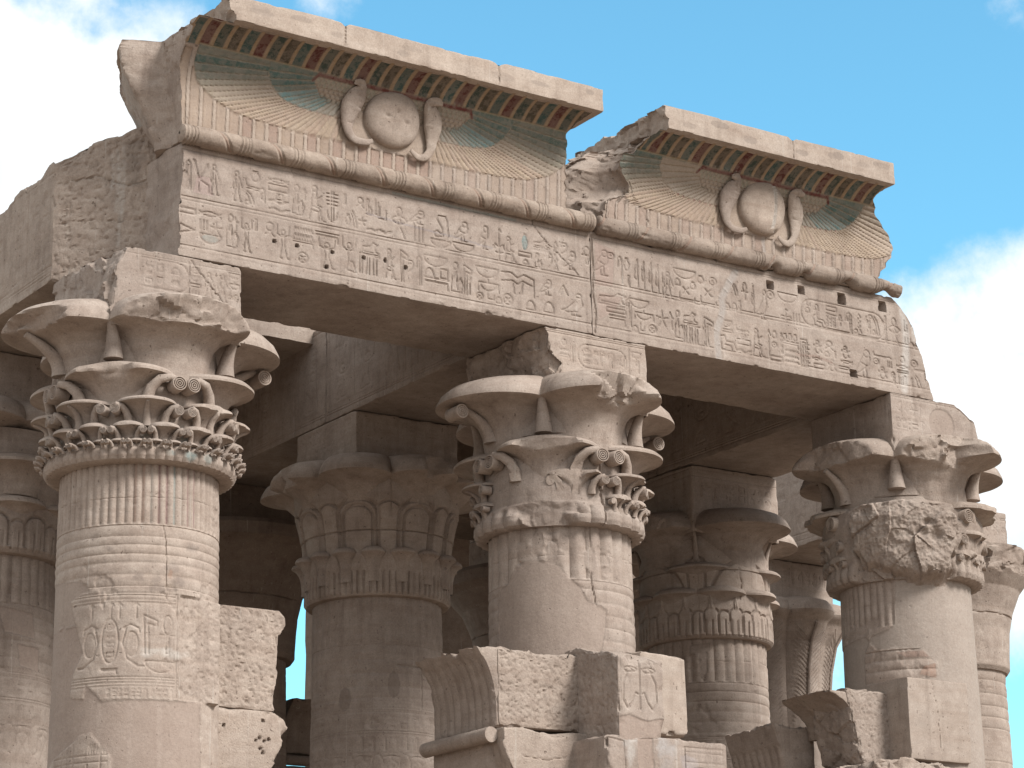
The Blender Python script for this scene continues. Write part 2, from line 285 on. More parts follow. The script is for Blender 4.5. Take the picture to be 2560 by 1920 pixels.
M_DARK = stone('shade_darkened_sandstone', (.20, .158, .13), (.25, .20, .168), .3)  # darker sandstone copy, deep-hall shade put into the base colour
M_PALE = stone('pale_sandstone', (.345, .288, .248), (.405, .345, .30), .2, 0, .35)
M_SAND = stone('sand', (.25, .205, .165), (.29, .24, .195), .4)
# ------------------------------------------------------------------ meshes
def link(name, V, Q, mat, parent=None, paint=None, ang=38, T=None):
    V = np.asarray(V, np.float32); Q = np.asarray(Q, np.int32)
    me = bpy.data.meshes.new(name); nt = 0 if T is None else len(T)
    me.vertices.add(len(V)); me.vertices.foreach_set('co', V.ravel())
    nl = len(Q)*4+nt*3; me.loops.add(nl); li = Q.ravel() if nt == 0 else np.concatenate([Q.ravel(), np.asarray(T, np.int32).ravel()])
    me.loops.foreach_set('vertex_index', li); me.polygons.add(len(Q)+nt)
    me.polygons.foreach_set('loop_start', np.concatenate([np.arange(len(Q))*4, len(Q)*4+np.arange(nt)*3]).astype(np.int32))
    me.polygons.foreach_set('use_smooth', np.ones(len(Q)+nt, bool))
    me.update(calc_edges=True); me.validate()
    if ang: me.set_sharp_from_angle(angle=R_(ang))
    at = me.attributes.new('paint', 'FLOAT_COLOR', 'POINT')
    if paint is not None: at.data.foreach_set('color', np.asarray(paint, np.float32).ravel())
    else: at.data.foreach_set('color', np.zeros(len(V)*4, np.float32))
    me.materials.append(mat)
    o = bpy.data.objects.new(name, me); sc.collection.objects.link(o)
    if parent is not None: adopt(o, parent)
    return o
def adopt(o, parent):
    o.parent = parent; o.matrix_parent_inverse = world_of(parent).inverted()
def world_of(o):
    m = o.matrix_basis
    return m if o.parent is None else world_of(o.parent) @ o.matrix_parent_inverse @ m
def tag(o, label, cat, group=None):
    o['kind'] = 'thing'; o['label'] = label; o['category'] = cat
    if group: o['group'] = group
    return o
def thing(name, loc, label, cat, group=None):
    o = bpy.data.objects.new(name, None); sc.collection.objects.link(o); o.location = loc; o.empty_display_size = .3
    return tag(o, label, cat, group)
def gridq(nu, nv, wrap=False):
    i = np.arange(nu if wrap else nu-1); j = np.arange(nv-1); I, J = np.meshgrid(i, j); I2 = (I+1) % nu
    return np.stack([J*nu+I, J*nu+I2, (J+1)*nu+I2, (J+1)*nu+I], -1).reshape(-1, 4)
class MB:
    def __init__(s): s.V = []; s.Q = []; s.n = 0; s.C = []
    def add(s, V, Q, C=None):
        V = np.asarray(V, float); s.V.append(V); s.Q.append(np.asarray(Q)+s.n); s.n += len(V); s.C.append(np.zeros((len(V), 4)) if C is None else C)
    def build(s, name, mat, parent=None, fn=None, ang=38):
        V = np.concatenate(s.V)
        if fn: V = fn(V)
        return link(name, V, np.concatenate(s.Q), mat, parent, np.concatenate(s.C), ang)
    def tube(s, pts, rad, n=10, cap=True):
        pts = np.asarray(pts, float); rad = np.broadcast_to(rad, len(pts)).astype(float)
        if cap: pts = np.concatenate([pts[:1], pts, pts[-1:]]); rad = np.concatenate([[.001], rad, [.001]])
        tg = np.gradient(pts[1:-1] if cap else pts, axis=0)
        if cap: tg = np.concatenate([tg[:1], tg, tg[-1:]])
        tg /= np.linalg.norm(tg, axis=1)[:, None]+1e-9; ref = np.array([.137, .31, .94]); a = np.cross(tg, ref); a /= np.linalg.norm(a, axis=1)[:, None]+1e-9; b = np.cross(tg, a)
        t = np.linspace(0, 2*np.pi, n, endpoint=False)
        V = pts[:, None]+rad[:, None, None]*(a[:, None]*np.cos(t)[None, :, None]+b[:, None]*np.sin(t)[None, :, None])
        s.add(V.reshape(-1, 3), gridq(n, len(pts), True))
    def lathe(s, prof, c=(0, 0), n=32):
        prof = np.asarray(prof, float); t = np.linspace(0, 2*np.pi, n, endpoint=False)
        V = np.stack([c[0]+prof[:, None, 0]*np.cos(t), c[1]+prof[:, None, 0]*np.sin(t), np.broadcast_to(prof[:, None, 1], (len(prof), n))], -1)
        s.add(V.reshape(-1, 3), gridq(n, len(prof), True))
    def disc(s, c, nrm, r, th, turns=3):
        """volute end: a drum with raised rings"""
        nrm = np.asarray(nrm, float); nrm /= np.linalg.norm(nrm); a = np.cross(nrm, [0, 0, 1.]); a /= np.linalg.norm(a); b = np.cross(nrm, a); c = np.asarray(c, float)
        pr = [(r, -th)]+[(r, th*.9), (r*.93, th)]
        for k in range(turns): q = r*(.93-.93*(k+.6)/(turns+.4)); pr += [(q+r*.06, th), (q, th*.45), (q-r*.05, th*.45), (q-r*.1, th)]
        pr.append((.0005, th)); t = np.linspace(0, 2*np.pi, 20, endpoint=False)
        V = np.stack([c+q*(a*np.cos(u)+b*np.sin(u))+h*nrm for q, h in pr for u in t]); s.add(V, gridq(20, len(pr), True))
# a six-sided block given by a mapping (u,v,w in 0..1 -> xyz); -v face looks to the front; relief: face -> (canvas, fn(P)->(x,z))
def block(name, mp, dims, mat, parent=None, res=.05, fres=None, relief={}, rough={}, wear=.02, chip=.05, seed=0., faces=('u0', 'u1', 'v0', 'v1', 'w0', 'w1'), post=None, tool={}):
    if not callable(mp):
        c = np.asarray(mp, float)
        def mpf(u, v, w):
            u, v, w = u[:, None], v[:, None], w[:, None]
            lo = (c[0]*(1-u)+c[1]*u)*(1-v)+(c[3]*(1-u)+c[2]*u)*v; hi = (c[4]*(1-u)+c[5]*u)*(1-v)+(c[7]*(1-u)+c[6]*u)*v
            return lo*(1-w)+hi*w
    else: mpf = mp
    fres = fres or {}; mb = MB(); D = dict(u=dims[0], v=dims[1], w=dims[2])
    for f in faces:
        ax = f[0]; side = float(f[1]); oth = [a for a in 'uvw' if a != ax]; r = fres.get(f, res)
        n1 = max(2, int(D[oth[0]]/r)+1); n2 = max(2, int(D[oth[1]]/r)+1)
        A, B = np.meshgrid(np.linspace(0, 1, n1), np.linspace(0, 1, n2)); q = {ax: np.full(A.size, side), oth[0]: A.ravel(), oth[1]: B.ravel()}
        P = mpf(q['u'], q['v'], q['w']); e = 1e-3; q1 = dict(q); q2 = dict(q); q1[oth[0]] = q[oth[0]]+e; q2[oth[1]] = q[oth[1]]+e
        Nn = np.cross(mpf(**q1)-P, mpf(**q2)-P); Nn /= np.linalg.norm(Nn, axis=1)[:, None]+1e-12
        cen = mpf(np.array([.5]), np.array([.5]), np.array([.5]))[0]
        if ((P-cen)*Nn).sum(1).mean() < 0: Nn = -Nn
        off = np.zeros(len(P)); C = np.zeros((len(P), 4)); Q = gridq(n1, n2)
        if f in relief:
            cv, fn = relief[f]; x, z = fn(P); m = cv.samp(cv.m, x, z); off = -cv.samp(cv.h, x, z)*(1-m)-.012*m; C = cv.samp(cv.c, x, z)
            edge = np.minimum(np.minimum(q[oth[0]], 1-q[oth[0]])*D[oth[0]], np.minimum(q[oth[1]], 1-q[oth[1]])*D[oth[1]]); off *= np.clip(edge/.02, 0, 1)
        if f in tool:
            edge = np.minimum(np.minimum(q[oth[0]], 1-q[oth[0]])*D[oth[0]], np.minimum(q[oth[1]], 1-q[oth[1]])*D[oth[1]])
            off = off-np.clip(edge/.04, 0, 1)*tool[f]*np.minimum(1.3, np.maximum(0, fbm(P, 21, 3, .6, seed)*1.6+.12))*.85
        V = P+Nn*off[:, None]
        # shared, position based displacement
        dist = {a: np.minimum(q[a], 1-q[a])*D[a] for a in 'uvw'}; dirn = {}
        for a in 'uvw':
            qq = dict(q); s_ = np.where(q[a] < .5, 1., -1.); qq[a] = q[a]+s_*e; g = mpf(**qq)-P; dirn[a] = g/(np.linalg.norm(g, axis=1)[:, None]+1e-12)
        ch = .35+np.maximum(0, fbm(P, 3.1, 3, .6, seed+5))*2.2
        rr = wear*2.5+chip
        for a, b in (('u', 'v'), ('u', 'w'), ('v', 'w')):
            wa = np.clip(1-dist[a]/(rr*ch), 0, 1)**2; wb = np.clip(1-dist[b]/(rr*ch), 0, 1)**2; k = (wear*ch+chip*np.maximum(0, fbm(P, 5.3, 3, .6, seed+9)-.15)*1.5)*wa*wb
            V += (dirn[a]+dirn[b])*k[:, None]
        for rf, (amp, s_, *more) in rough.items():
            a = rf[0]; dd = (q[a] if rf[1] == '0' else 1-q[a])*D[a]; fall = np.clip(1-dd/max(amp*1.6, .05), 0, 1); sgn = 1. if rf[1] == '0' else -1.
            qq = dict(q); qq[a] = q[a]+sgn*e; g = mpf(**qq)-P; g /= np.linalg.norm(g, axis=1)[:, None]+1e-12
            V += g*(fall*amp*(rock(P, s_, seed)*.9+.45))[:, None]
        if fbm is not None: V += Nn*(.004*fbm(P, 2.5, 2, .5, seed))[:, None]
        if post: V = post(V)
        mb.add(V, Q if True else Q, C)
    return mb.build(name, mat, parent)
def bx(x0, x1, y0, y1, z0, z1): return [(x0, y0, z0), (x1, y0, z0), (x1, y1, z0), (x0, y1, z0), (x0, y0, z1), (x1, y0, z1), (x1, y1, z1), (x0, y1, z1)]
GROUND = -1.6
# ------------------------------------------------------------------ ground
def ground():
    n = 61; t = np.linspace(-1, 1, n); t = np.sign(t)*np.abs(t)**3*900
    X, Y = np.meshgrid(t, t); V = np.stack([X.ravel(), Y.ravel(), GROUND+.12*fbm(np.stack([X.ravel(), Y.ravel(), X.ravel()*0], 1), .2, 2)*(np.hypot(X, Y).ravel() > 25)], 1)
    o = link('ground', V, gridq(n, n), M_SAND); o['kind'] = 'structure'
ground()
S, T2 = 6.4823, 4.9476            # column spacing along the front, distance between the rows
H1 = 10.97                        # underside of the architraves
A_ = .93
TEAL = (.115, .235, .245); TEAL2 = (.055, .125, .12); GREEN = (.05, .09, .075); RED = (.115, .028, .026); CREAM = (.30, .21, .125); PINK = (.29, .185, .14); PLAST = (.315, .252, .212); GREYP = (.345, .31, .285); OCHRE = (.40, .30, .20)
# ------------------------------------------------------------------ columns
def camphi(c): return math.atan2(CAMX-c[0], -(CAMY-c[1]))     # angle from the -y direction at which the column faces the viewer
def polar(V, c): return np.arctan2(V[:, 0]-c[0], -(V[:, 1]-c[1])), np.hypot(V[:, 0]-c[0], V[:, 1]-c[1])
def put(ph, r, z, c): return np.stack([c[0]+r*np.sin(ph), c[1]-r*np.cos(ph), np.broadcast_to(z, np.shape(ph))], -1)
def wrapd(a): return (a+np.pi) % (2*np.pi)-np.pi
def dmgfn(c, dm, layer=0., seed=0.):
    """break-off: inside soft boxes of angle and height the stone is cut back to a rough surface"""
    pc = camphi(c)
    def fn(V):
        if not dm: return V
        ph, r = polar(V, c); q = np.degrees(wrapd(ph-pc)); z = V[:, 2]; rn = r.copy()
        P = put(ph, np.full(len(ph), 1.2), z, c)
        for (a0, a1, z0, z1, rd, amp, sl) in dm:
            wob = fbm(P, 2.6, 3, .6, seed+a0)
            k = np.minimum(np.minimum((q+wob*14-a0)/7, (a1-q-wob*14)/7), np.minimum((z+wob*.16-z0)/.05, (z1-z-wob*.16)/.05)); k = np.clip(k, 0, 1)
            lim = rd+sl*(z-z0)+amp*rock(P, 2.4, seed+a1)+layer
            rn = np.where((k > 0) & (rn > lim), rn+(lim-rn)*k, rn)
        return put(ph, rn, z, c)
    return fn
def shaft(root, c, R=1.0, zt=8.23, zb=GROUND, nfl=48, famp=.022, zf=7.41, rings=(7.41, 7.27, 7.16, 7.05, 6.94, 6.79, 6.64), cv=None, mat=M_STONE, nphi=420, zfine=4.3, dz=.014, rough=None, ringamp=.016, seed=0.):
    pc = camphi(c); z = np.concatenate([np.linspace(zb, zfine, 24)[:-1], np.arange(zfine, zt, dz)])
    a = np.linspace(0, 2*np.pi, nphi, endpoint=False)+pc-np.pi
    A, Z = np.meshgrid(a, z); A = A.ravel(); Z = Z.ravel()
    r = R*(1+.012*np.clip(8.2-Z, 0, 12))
    sd = np.zeros(len(A)); m = np.zeros(len(A)); C = np.zeros((len(A), 4))
    s_ = wrapd(A-pc)*R
    if cv is not None:
        inr = (np.abs(s_) < 1.75) & (Z > cv.z0); sd = np.where(inr, cv.samp(cv.h, s_, Z), 0); m = np.where(inr, cv.samp(cv.m, s_, Z), 0); C = np.where(inr[:, None], cv.samp(cv.c, s_, Z), 0)
    fl = famp*(np.abs(np.sin(A*nfl/2))**.8-1)*smooth((Z-zf)/.03)
    fl -= .008*smooth(1-np.abs(Z-zf-.36-.02*np.sin(A*2))/.008)      # bed joint
    rg = np.zeros(len(A))
    for zz0, zz1 in zip(rings[1:], rings[:-1]):
        t = (Z-zz0)/(zz1-zz0); rg += np.where((t >= 0) & (t < 1), ringamp*(np.sqrt(np.clip(1-(2*t-1)**2, 0, 1))-1), 0)
    P = put(A, r, Z, c)
    r = r+(fl+rg-sd)*(1-m)-m*.012+.006*fbm(P, 2.2, 3, .5, seed)+.004*fbm(P, 9, 2, .5, seed)*(1-m)
    ch = np.maximum(0, fbm(P, 2.6, 4, .65, seed+3)-.30); r -= np.minimum(ch*.12, .014)*(1-m)
    if rough is not None: r = rough(A, Z, r, P)
    return link('shaft', put(A, r, Z, c), gridq(nphi, len(z), True), mat, root, C, 32)
def lobes(name, root, c, n, off, prof, mat, dmg=(), nphi=288, rmin=.72, seed=0., erode=.012):
    """a ring of n big open flowers; prof = (centre offset, radius, height) along the flower's outline"""
    a = np.linspace(0, 2*np.pi, nphi, endpoint=False); ks = np.arange(n)*2*np.pi/n+off; pr = []
    prof = np.asarray(prof, float); tt = np.linspace(0, 1, len(prof))
    for k in range(len(prof)-1):
        m = max(2, int(np.hypot(*(prof[k+1, 1:]-prof[k, 1:]))/.03))
        for i in range(m): pr.append(prof[k]+(prof[k+1]-prof[k])*i/m)
    pr.append(prof[-1]); pr = np.array(pr)
    d = wrapd(a[:, None]-ks[None])
    RR = []
    for cc, rho, z in pr:
        x = rho**2-(cc*np.sin(d))**2; v = np.where((x > 0), cc*np.cos(d)+np.sqrt(np.clip(x, 0, None)), 0).max(1); RR.append(np.maximum(v, min(rmin, rho) if cc < .05 else rmin))
    Rr = np.array(RR); A = np.broadcast_to(a, Rr.shape); Z = np.broadcast_to(pr[:, 2:3], Rr.shape)
    V = put(A.ravel(), Rr.ravel(), Z.ravel(), c); V = V+(erode*fbm(V, 3.5, 3, .55, seed))[:, None]*np.array([1, 1, .7])
    V = dmgfn(c, dmg, 0, seed)(V)
    return link(name, V, gridq(nphi, len(pr), True), mat, root, None, 40)
FLARE = [(0, .0), (.2, .015), (.42, .06), (.6, .14), (.74, .26), (.85, .43), (.92, .6), (.97, .8), (1., 1.)]
def umbel_mesh(mb, c, phi, cc, rho, zb, zl, zt, rb=.55, cb=None, seg=40, stems=0, squash=1.0, stemr=.0, dome=.6, half=.3, rc=1.06, dend=.82):
    """one bell flower standing out from the capital, with its drooping stems and curled ends"""
    cb = cc*.93 if cb is None else cb; pr = []
    for t, f in FLARE: pr.append((cb+(cc-cb)*f, rho*(rb+(1-rb)*f), zb+(zl-zb)*t))
    pr += [(cc, rho*1.0, zl+.25*(zt-zl)), (cc, rho*.93, zl+dome*(zt-zl)), (cc, rho*.7, zt-.02*(zt-zl)), (cc*.9, rho*.3, zt)]
    t = np.linspace(0, 2*np.pi, seg, endpoint=False); er = np.array([np.sin(phi), -np.cos(phi)]); et = np.array([np.cos(phi), np.sin(phi)]); V = []
    for q, r, z in pr:
        x = q+r*np.cos(t)*squash; y = r*np.sin(t); xy = np.array(c)+x[:, None]*er+y[:, None]*et; V.append(np.concatenate([xy, np.full((seg, 1), z)], 1))
    mb.add(np.concatenate(V), gridq(seg, len(pr), True))
    if stems:
        sr = stemr or rho*.12; hz = zl-zb; H = half
        if stems != 2:
            q = [(.02, 1.15), (.4, .95), (.7, .75), (.88, .6), (.97, .45)]; P = []
            for t_, _ in q:
                f = np.interp(t_, [a[0] for a in FLARE], [a[1] for a in FLARE]); P.append(put(np.array(phi), cb+(cc-cb)*f+rho*(rb+(1-rb)*f)*squash+sr*.35, zb+hz*t_, c))
            mb.tube(P, [sr*k for _, k in q], 10)
        for sg in (-1, 1):
            q = [(.50, 0., .05, 1.15), (.50, .3, .06, 1.05), (.55, .6, .09, .92), (.66, .82, .13, .8), (.80, .90, .15, .65), (dend, .80, .14, .55)]
            mb.tube([put(np.array(phi+sg*H*a), rc+o*(1+3*sr), zb+hz*t_, c) for a, t_, o, k in q], [sr*k for *_, k in q], 10)
            ph = phi+sg*H*dend; rd = sr*1.28; mb.disc(put(np.array(ph), rc+.10+sr*.5, zl-.16*hz-rd*.6, c), (math.sin(ph), -math.cos(ph), 0), rd, sr*.9+.03, 3)
def umbel_ring(root, c, n, off, dm, mat, seed, layer, only=None, name='umbel', **k):
    for i in range(n):
        ph = off+i*2*np.pi/n
        if only and not only(math.degrees(wrapd(ph-camphi(c)))): continue
        mb = MB(); umbel_mesh(mb, c, ph, half=np.pi/n, **k)
        f = dmgfn(c, dm, layer, seed)
        def fn(V, f=f):
            V = V+(.010*fbm(V, 5, 3, .6, seed))[:, None]; return f(V)
        mb.build(name, mat, root, fn, 40)
def core(root, c, prof, mat, dm=(), n=320, dz=.016, cv=None, name='bell', seed=0., amp=.008, petals=0, pz=(8.22, 8.62), pamp=.06, jz=9.4):
    pr = np.asarray(prof, float); z = np.concatenate([np.linspace(a[1], b[1], max(2, int(abs(b[1]-a[1])/dz)+int(abs(b[0]-a[0])/dz)+1))[:-1] for a, b in zip(pr[:-1], pr[1:])]+[pr[-1:, 1]])
    rr = np.concatenate([np.linspace(a[0], b[0], max(2, int(abs(b[1]-a[1])/dz)+int(abs(b[0]-a[0])/dz)+1))[:-1] for a, b in zip(pr[:-1], pr[1:])]+[pr[-1:, 0]])
    a = np.linspace(0, 2*np.pi, n, endpoint=False)+camphi(c)-np.pi; A, Z = np.meshgrid(a, z); A = A.ravel(); Z = Z.ravel(); r = np.repeat(rr, n)
    C = np.zeros((len(A), 4))
    if petals: r = r+pamp*(np.abs(np.sin(A*petals/2))**.7-1)*smooth((pz[1]-Z)/.06)*smooth((Z-pz[0]+.1)/.1)
    if cv is not None:
        s_ = wrapd(A-camphi(c)); ok = np.abs(s_) < 1.9; r = r-np.where(ok, cv.samp(cv.h, s_, Z), 0); C = np.where(ok[:, None], cv.samp(cv.c, s_, Z), 0)
    P = put(A, r, Z, c); r = r+amp*fbm(P, 3.3, 3, .6, seed)-.03*smooth(1.4-np.abs(Z-jz-.01*fbm(P, 4, 2))/.009); V = dmgfn(c, dm, .02, seed)(put(A, r, Z, c))
    return link(name, V, gridq(n, len(z), True), mat, root, C, 36)
LOBE4 = [(.50, .60, 9.22), (.52, .60, 9.42), (.56, .60, 9.62), (.62, .62, 9.77), (.71, .68, 9.87), (.83, .79, 9.92), (.93, .885, 9.94), (.962, .912, 9.955), (.955, .908, 10.0), (.925, .88, 10.10), (.86, .82, 10.20), (.76, .74, 10.27), (.6, .7, 10.31), (.0, .7, 10.32), (.0, .0, 10.32)]
def abacus(root, c, cv=None, mat=M_STONE, rough={}, h=(9.9, 10.962), a=A_, post=None, chip=.05, lv=None):
    rel = {}
    if cv is not None: rel['v0'] = (cv, lambda P: (P[:, 0]-c[0], P[:, 2]))
    if lv is not None: rel['u0'] = (lv, lambda P: (-(P[:, 1]-c[1]), P[:, 2]))
    return block('abacus', bx(c[0]-a, c[0]+a, c[1]-a, c[1]+a, h[0], h[1]), (2*a, 2*a, h[1]-h[0]), mat, root, .06, {'v0': .013, 'u0': .02}, rel, rough, .012, chip, c[0], post=post, faces=('u0', 'u1', 'v0', 'v1', 'w1'))
def drop(root, c, phi, r0, z0, r1, z1, w=.1, name='stem', mat=M_STONE, lip=None, dm=()):
    """long stem hanging between or under the flowers"""
    mb = MB(); z = np.linspace(z0, z1, 8); t = np.linspace(0, 1, 8); rr = r0+(r1-r0)*t**2.2
    mb.tube([put(np.array(phi), rr[i], z[i], c) for i in range(8)], w*(1.15-.75*t), 14)
    if lip:
        for sg in (-1, 1): mb.disc(put(np.array(phi+sg*.075), lip[0], lip[1], c), (math.cos(phi)*sg, math.sin(phi)*sg, 0), .10, .025, 3)
        mb.tube([put(np.array(phi+k), lip[0], lip[1], c) for k in (-.08, 0, .08)], .095, 14)
    mb.build(name, mat, root, dmgfn(c, dm, 0, 3.) if dm else None)
def lines(cv, x0, x1, zs, w=.008, d=.01):
    for z in zs: cv.stroke([(x0, z), (x1, z)], w, d)
def crack(cv, pts, w=.009, d=.04, rnd=random.Random(3)):
    q = []
    for a, b in zip(pts[:-1], pts[1:]):
        for k in range(6): t = k/6; q.append((a[0]+(b[0]-a[0])*t+rnd.uniform(-.015, .015), a[1]+(b[1]-a[1])*t+rnd.uniform(-.015, .015)))
    q.append(pts[-1]); cv.stroke(q, w, d)
COLG = 'columns of the hypostyle hall'
# --- left front column
def column_left():
    c = (0., 0.); rnd = random.Random(11); s0 = camphi(c)
    root = thing('stone_column', (0, 0, GROUND), 'tall left column with complete tiered flower capital and plastered lower shaft', 'column', COLG)
    cv = Cv(-1.75, 1.75, 4.3, 8.3, .011)
    lines(cv, -1.7, .5, (6.56, 6.53, 6.48, 6.44)); lines(cv, -.85, .62, (5.53, 5.50, 5.46, 5.42)); lines(cv, -.6, .62, (5.25,))
    p = list(arc(-.31, 5.97, .10, .27)); cv.stroke(p, .012, .014); cv.fill(p, .004)
    glyphs(cv, 'sun -.31 6.14 .1 .08;mouth -.31 6.02 .1 .05;basket -.31 5.92 .12 .06;box -.31 5.8 .1 .05', .012, .009)
    for sg in (-1, 1):
        x = -.31+sg*.22
        cv.stroke([(x-sg*.06, 6.12), (x+sg*.02, 6.17), (x+sg*.12, 6.12), (x+sg*.13, 6.07)], .012, .014); cv.stroke([(x-sg*.03, 6.12), (x-sg*.07, 5.95), (x-sg*.01, 5.75), (x+sg*.12, 5.66), (x+sg*.2, 5.66)], .012, .016); cv.fill(arc(x+sg*.04, 5.93, .07, .14), .006); cv.stroke(arc(x+sg*.04, 5.93, .075, .15), .011, .012)
    glyphs(cv, 'ankh .38 6.06 .22 .5;flag .16 6.05 .2 .5;basket .3 5.66 .4 .16;table -.31 5.6 .2 .07;staff -.55 6.34 .08 .18;staff -.3 6.34 .08 .2;staff -.2 6.34 .08 .2;staff .0 6.34 .08 .2', .015)
    glyphs(cv, random_text(-.35, .6, 5.27, 5.4, rnd), .009, .007)
    cv.stroke([(.50, 6.56), (.50, 5.3)], .012, .014)
    A = [(-1.7, 6.85), (-.83, 6.75), (-.63, 6.7), (-.6, 6.59), (-.92, 6.52), (-.8, 6.21), (-1.7, 6.17)]
    B = [(-1.75, 6.2), (-.8, 6.19), (-.7, 5.94), (-.67, 5.85), (-.81, 5.59), (-.85, 5.32), (-.63, 5.28), (-.61, 5.46), (-.39, 5.24), (.61, 5.26), (.87, 5.29), (.89, 4.2), (-.2, 4.2), (-.26, 4.57), (-.51, 4.87), (-.64, 4.84), (-1.24, 4.57), (-1.75, 4.3)]
    for q in (A, B): cv.mask(q); cv.pfill(q, (.305, .238, .20) if q is B else PLAST, .75)
    glyphs(cv, random_text(-.62, -.45, 4.3, 4.8, rnd), .012); lines(cv, -1.1, -.3, (4.6, 4.52), .01); 
    for x in (-.95, -.85, -.75, -.38): cv.stroke([(x, 4.3), (x, 4.75)], .01, .012)
    for k in range(9):     # old paint in the reeds
        x = -.05+k*.098; cv.pstroke([(x, 7.45), (x, 8.2)], ((.16, .07, .075), (.20, .26, .25), (.38, .34, .30), (.17, .08, .08))[k % 4] if k > 1 else PINK, .016, .6)
    def rough(Aa, Z, r, P):
        s_ = wrapd(Aa-s0); k = smooth((s_-.52)/.05)*smooth((1.25-s_)/.1)*smooth((6.58-Z)/.04)*smooth((Z-5.27)/.03)
        flat = .985/np.maximum(np.cos(wrapd(Aa-s0)-.62), .3)      # dressed flat where the door jamb was
        return r+(np.minimum(flat, 1.12)-r-.02*np.maximum(0, fbm(P, 14, 3, .6)*1.4+.2))*k
    cv.stroke([(.3, 7.41), (.34, 7.2), (.36, 6.5)], .006, .02)
    for x, z, a, b in ((.12, 6.74, .16, .05), (.42, 6.9, .1, .06), (.5, 6.72, .12, .05), (-.28, 6.86, .06, .03), (-.55, 7.3, .05, .05), (.3, 6.62, .2, .03), (-.3, 7.12, .08, .03), (.72, 7.2, .1, .05)): cv.pblob(arc(x, z, a, b), (.185, .15, .13), .6, .03)
    cv.pblob(arc(.40, 6.80, .03, .06), (.33, .18, .11), .6, .02); cv.pblob([(.05, 5.86), (.75, 5.90), (.75, 5.82), (.05, 5.78)], (.47, .43, .39), .7, .03)
    for x in (-.42, -.05, .3): cv.pstroke([(x, 5.2), (x+.01, 4.3)], (.38, .31, .265), .03, .5)
    cv.wear(.5, 3.)
    shaft(root, c, cv=cv, rough=rough, nphi=680, dz=.0115, nfl=60, famp=.026)
    cap = MB()
    dm = [(-66, -20, 9.72, 10.12, 1.50, .10, .35), (-12, 58, 9.84, 10.6, 1.45, .13, .26), (56, 80, 9.75, 10.4, 1.55, .1, .1)]
    top = lobes('capital', root, c, 4, 0, LOBE4, M_STONE, dm, 320, seed=1.)
    kp = Cv(-1.9, 1.9, 8, 10, .01)
    for x, z in ((-.12, 8.53), (.08, 8.52), (.28, 8.53), (.5, 8.5), (.7, 8.55), (.82, 8.7), (.3, 8.3), (.55, 8.28), (.75, 8.3)): kp.pblob(arc(x, z, .06, .06), (.13, .25, .26), .6, .03)
    core(top, c, [(1.01, 8.175), (1.12, 8.18), (1.185, 8.20), (1.215, 8.25), (1.215, 8.31), (1.19, 8.38), (1.12, 8.43), (1.06, 8.8), (1.03, 9.2), (1.0, 9.5), (.95, 9.9)], M_STONE, petals=64, pz=(8.19, 8.43), pamp=.04, cv=kp, name='petal_ring', seed=2.)
    dm2 = [(-30, -6, 9.0, 9.6, 1.16, .06, .2), (-66, -30, 9.22, 9.6, 1.42, .05, 0), (-6, 18, 9.22, 9.6, 1.36, .05, 0), (26, 90, 9.25, 9.6, 1.50, .07, 0)]
    umbel_ring(top, c, 4, R_(45), dm2, M_STONE, 2., 0, cc=.75, rho=.71, zb=8.84, zl=9.30, zt=9.43, rb=.52, stems=2, stemr=.075, seg=64, dend=.90, rc=1.04)
    dm3 = [(30, 62, 8.80, 9.1, 1.26, .06, 0), (68, 88, 8.5, 9.0, 1.34, .05, 0)]
    umbel_ring(top, c, 8, R_(22.5), dm3, M_STONE, 3., .01, cc=1.0, rho=.385, zb=8.62, zl=8.91, zt=8.985, rb=.46, stems=1, stemr=.05, seg=48)
    dm4 = [(-20, -2, 8.58, 8.8, 1.24, .04, 0), (2, 20, 8.58, 8.8, 1.25, .04, 0), (30, 50, 8.5, 8.8, 1.25, .04, 0)]
    umbel_ring(top, c, 16, R_(11.25), dm4, M_STONE, 4., .02, cc=1.10, rho=.205, zb=8.43, zl=8.60, zt=8.665, rb=.50, stems=2, stemr=.032, seg=32, rc=1.10)
    mb = MB()
    for i in range(32): umbel_mesh(mb, c, R_(5.6)+i*np.pi/16, cc=1.14, rho=.108, zb=8.345, zl=8.415, zt=8.45, rb=.45, seg=18, stems=1, stemr=.02, half=np.pi/32, rc=1.17)
    mb.build('small_umbel_ring', M_STONE, top)
    for k in range(4): drop(top, c, R_(45+90*k), 1.10, 9.50, 1.25, 10.0, .11)
    for k in (1, 3): drop(top, c, R_(90*k), 1.12, 9.42, 1.62, 9.90, .11, lip=(1.70, 9.80) if k == 1 else None)
    ab = Cv(-.95, .95, 10.2, 11, .009)
    lines(ab, -.8, .95, (10.93, 10.905, 10.88)); r = .19; ab.stroke([(-.5, 10.85), (.0, 10.85)]+list(arc(.02, 10.66, .15, .19, 90, -90, 10))+[(-.5, 10.47)], .01, .014); ab.stroke([(.17, 10.9), (.17, 10.45)], .006, .03)
    glyphs(ab, random_text(-.45, .1, 10.5, 10.82, rnd), .012, .007); glyphs(ab, 'sun .26 10.8 .14 .09;basket .26 10.69 .16 .07;box .26 10.6 .16 .04;strokes .26 10.5 .14 .05;man .45 10.63 .16 .38;man .64 10.63 .18 .4;basket .82 10.82 .2 .08;scale .82 10.68 .2 .12;niwt .84 10.53 .09 .08;loaf .75 10.53 .08 .06', .013, .008)
    crack(ab, [(.2, 10.93), (.38, 10.72), (.55, 10.56), (.66, 10.42)], .006, .03)
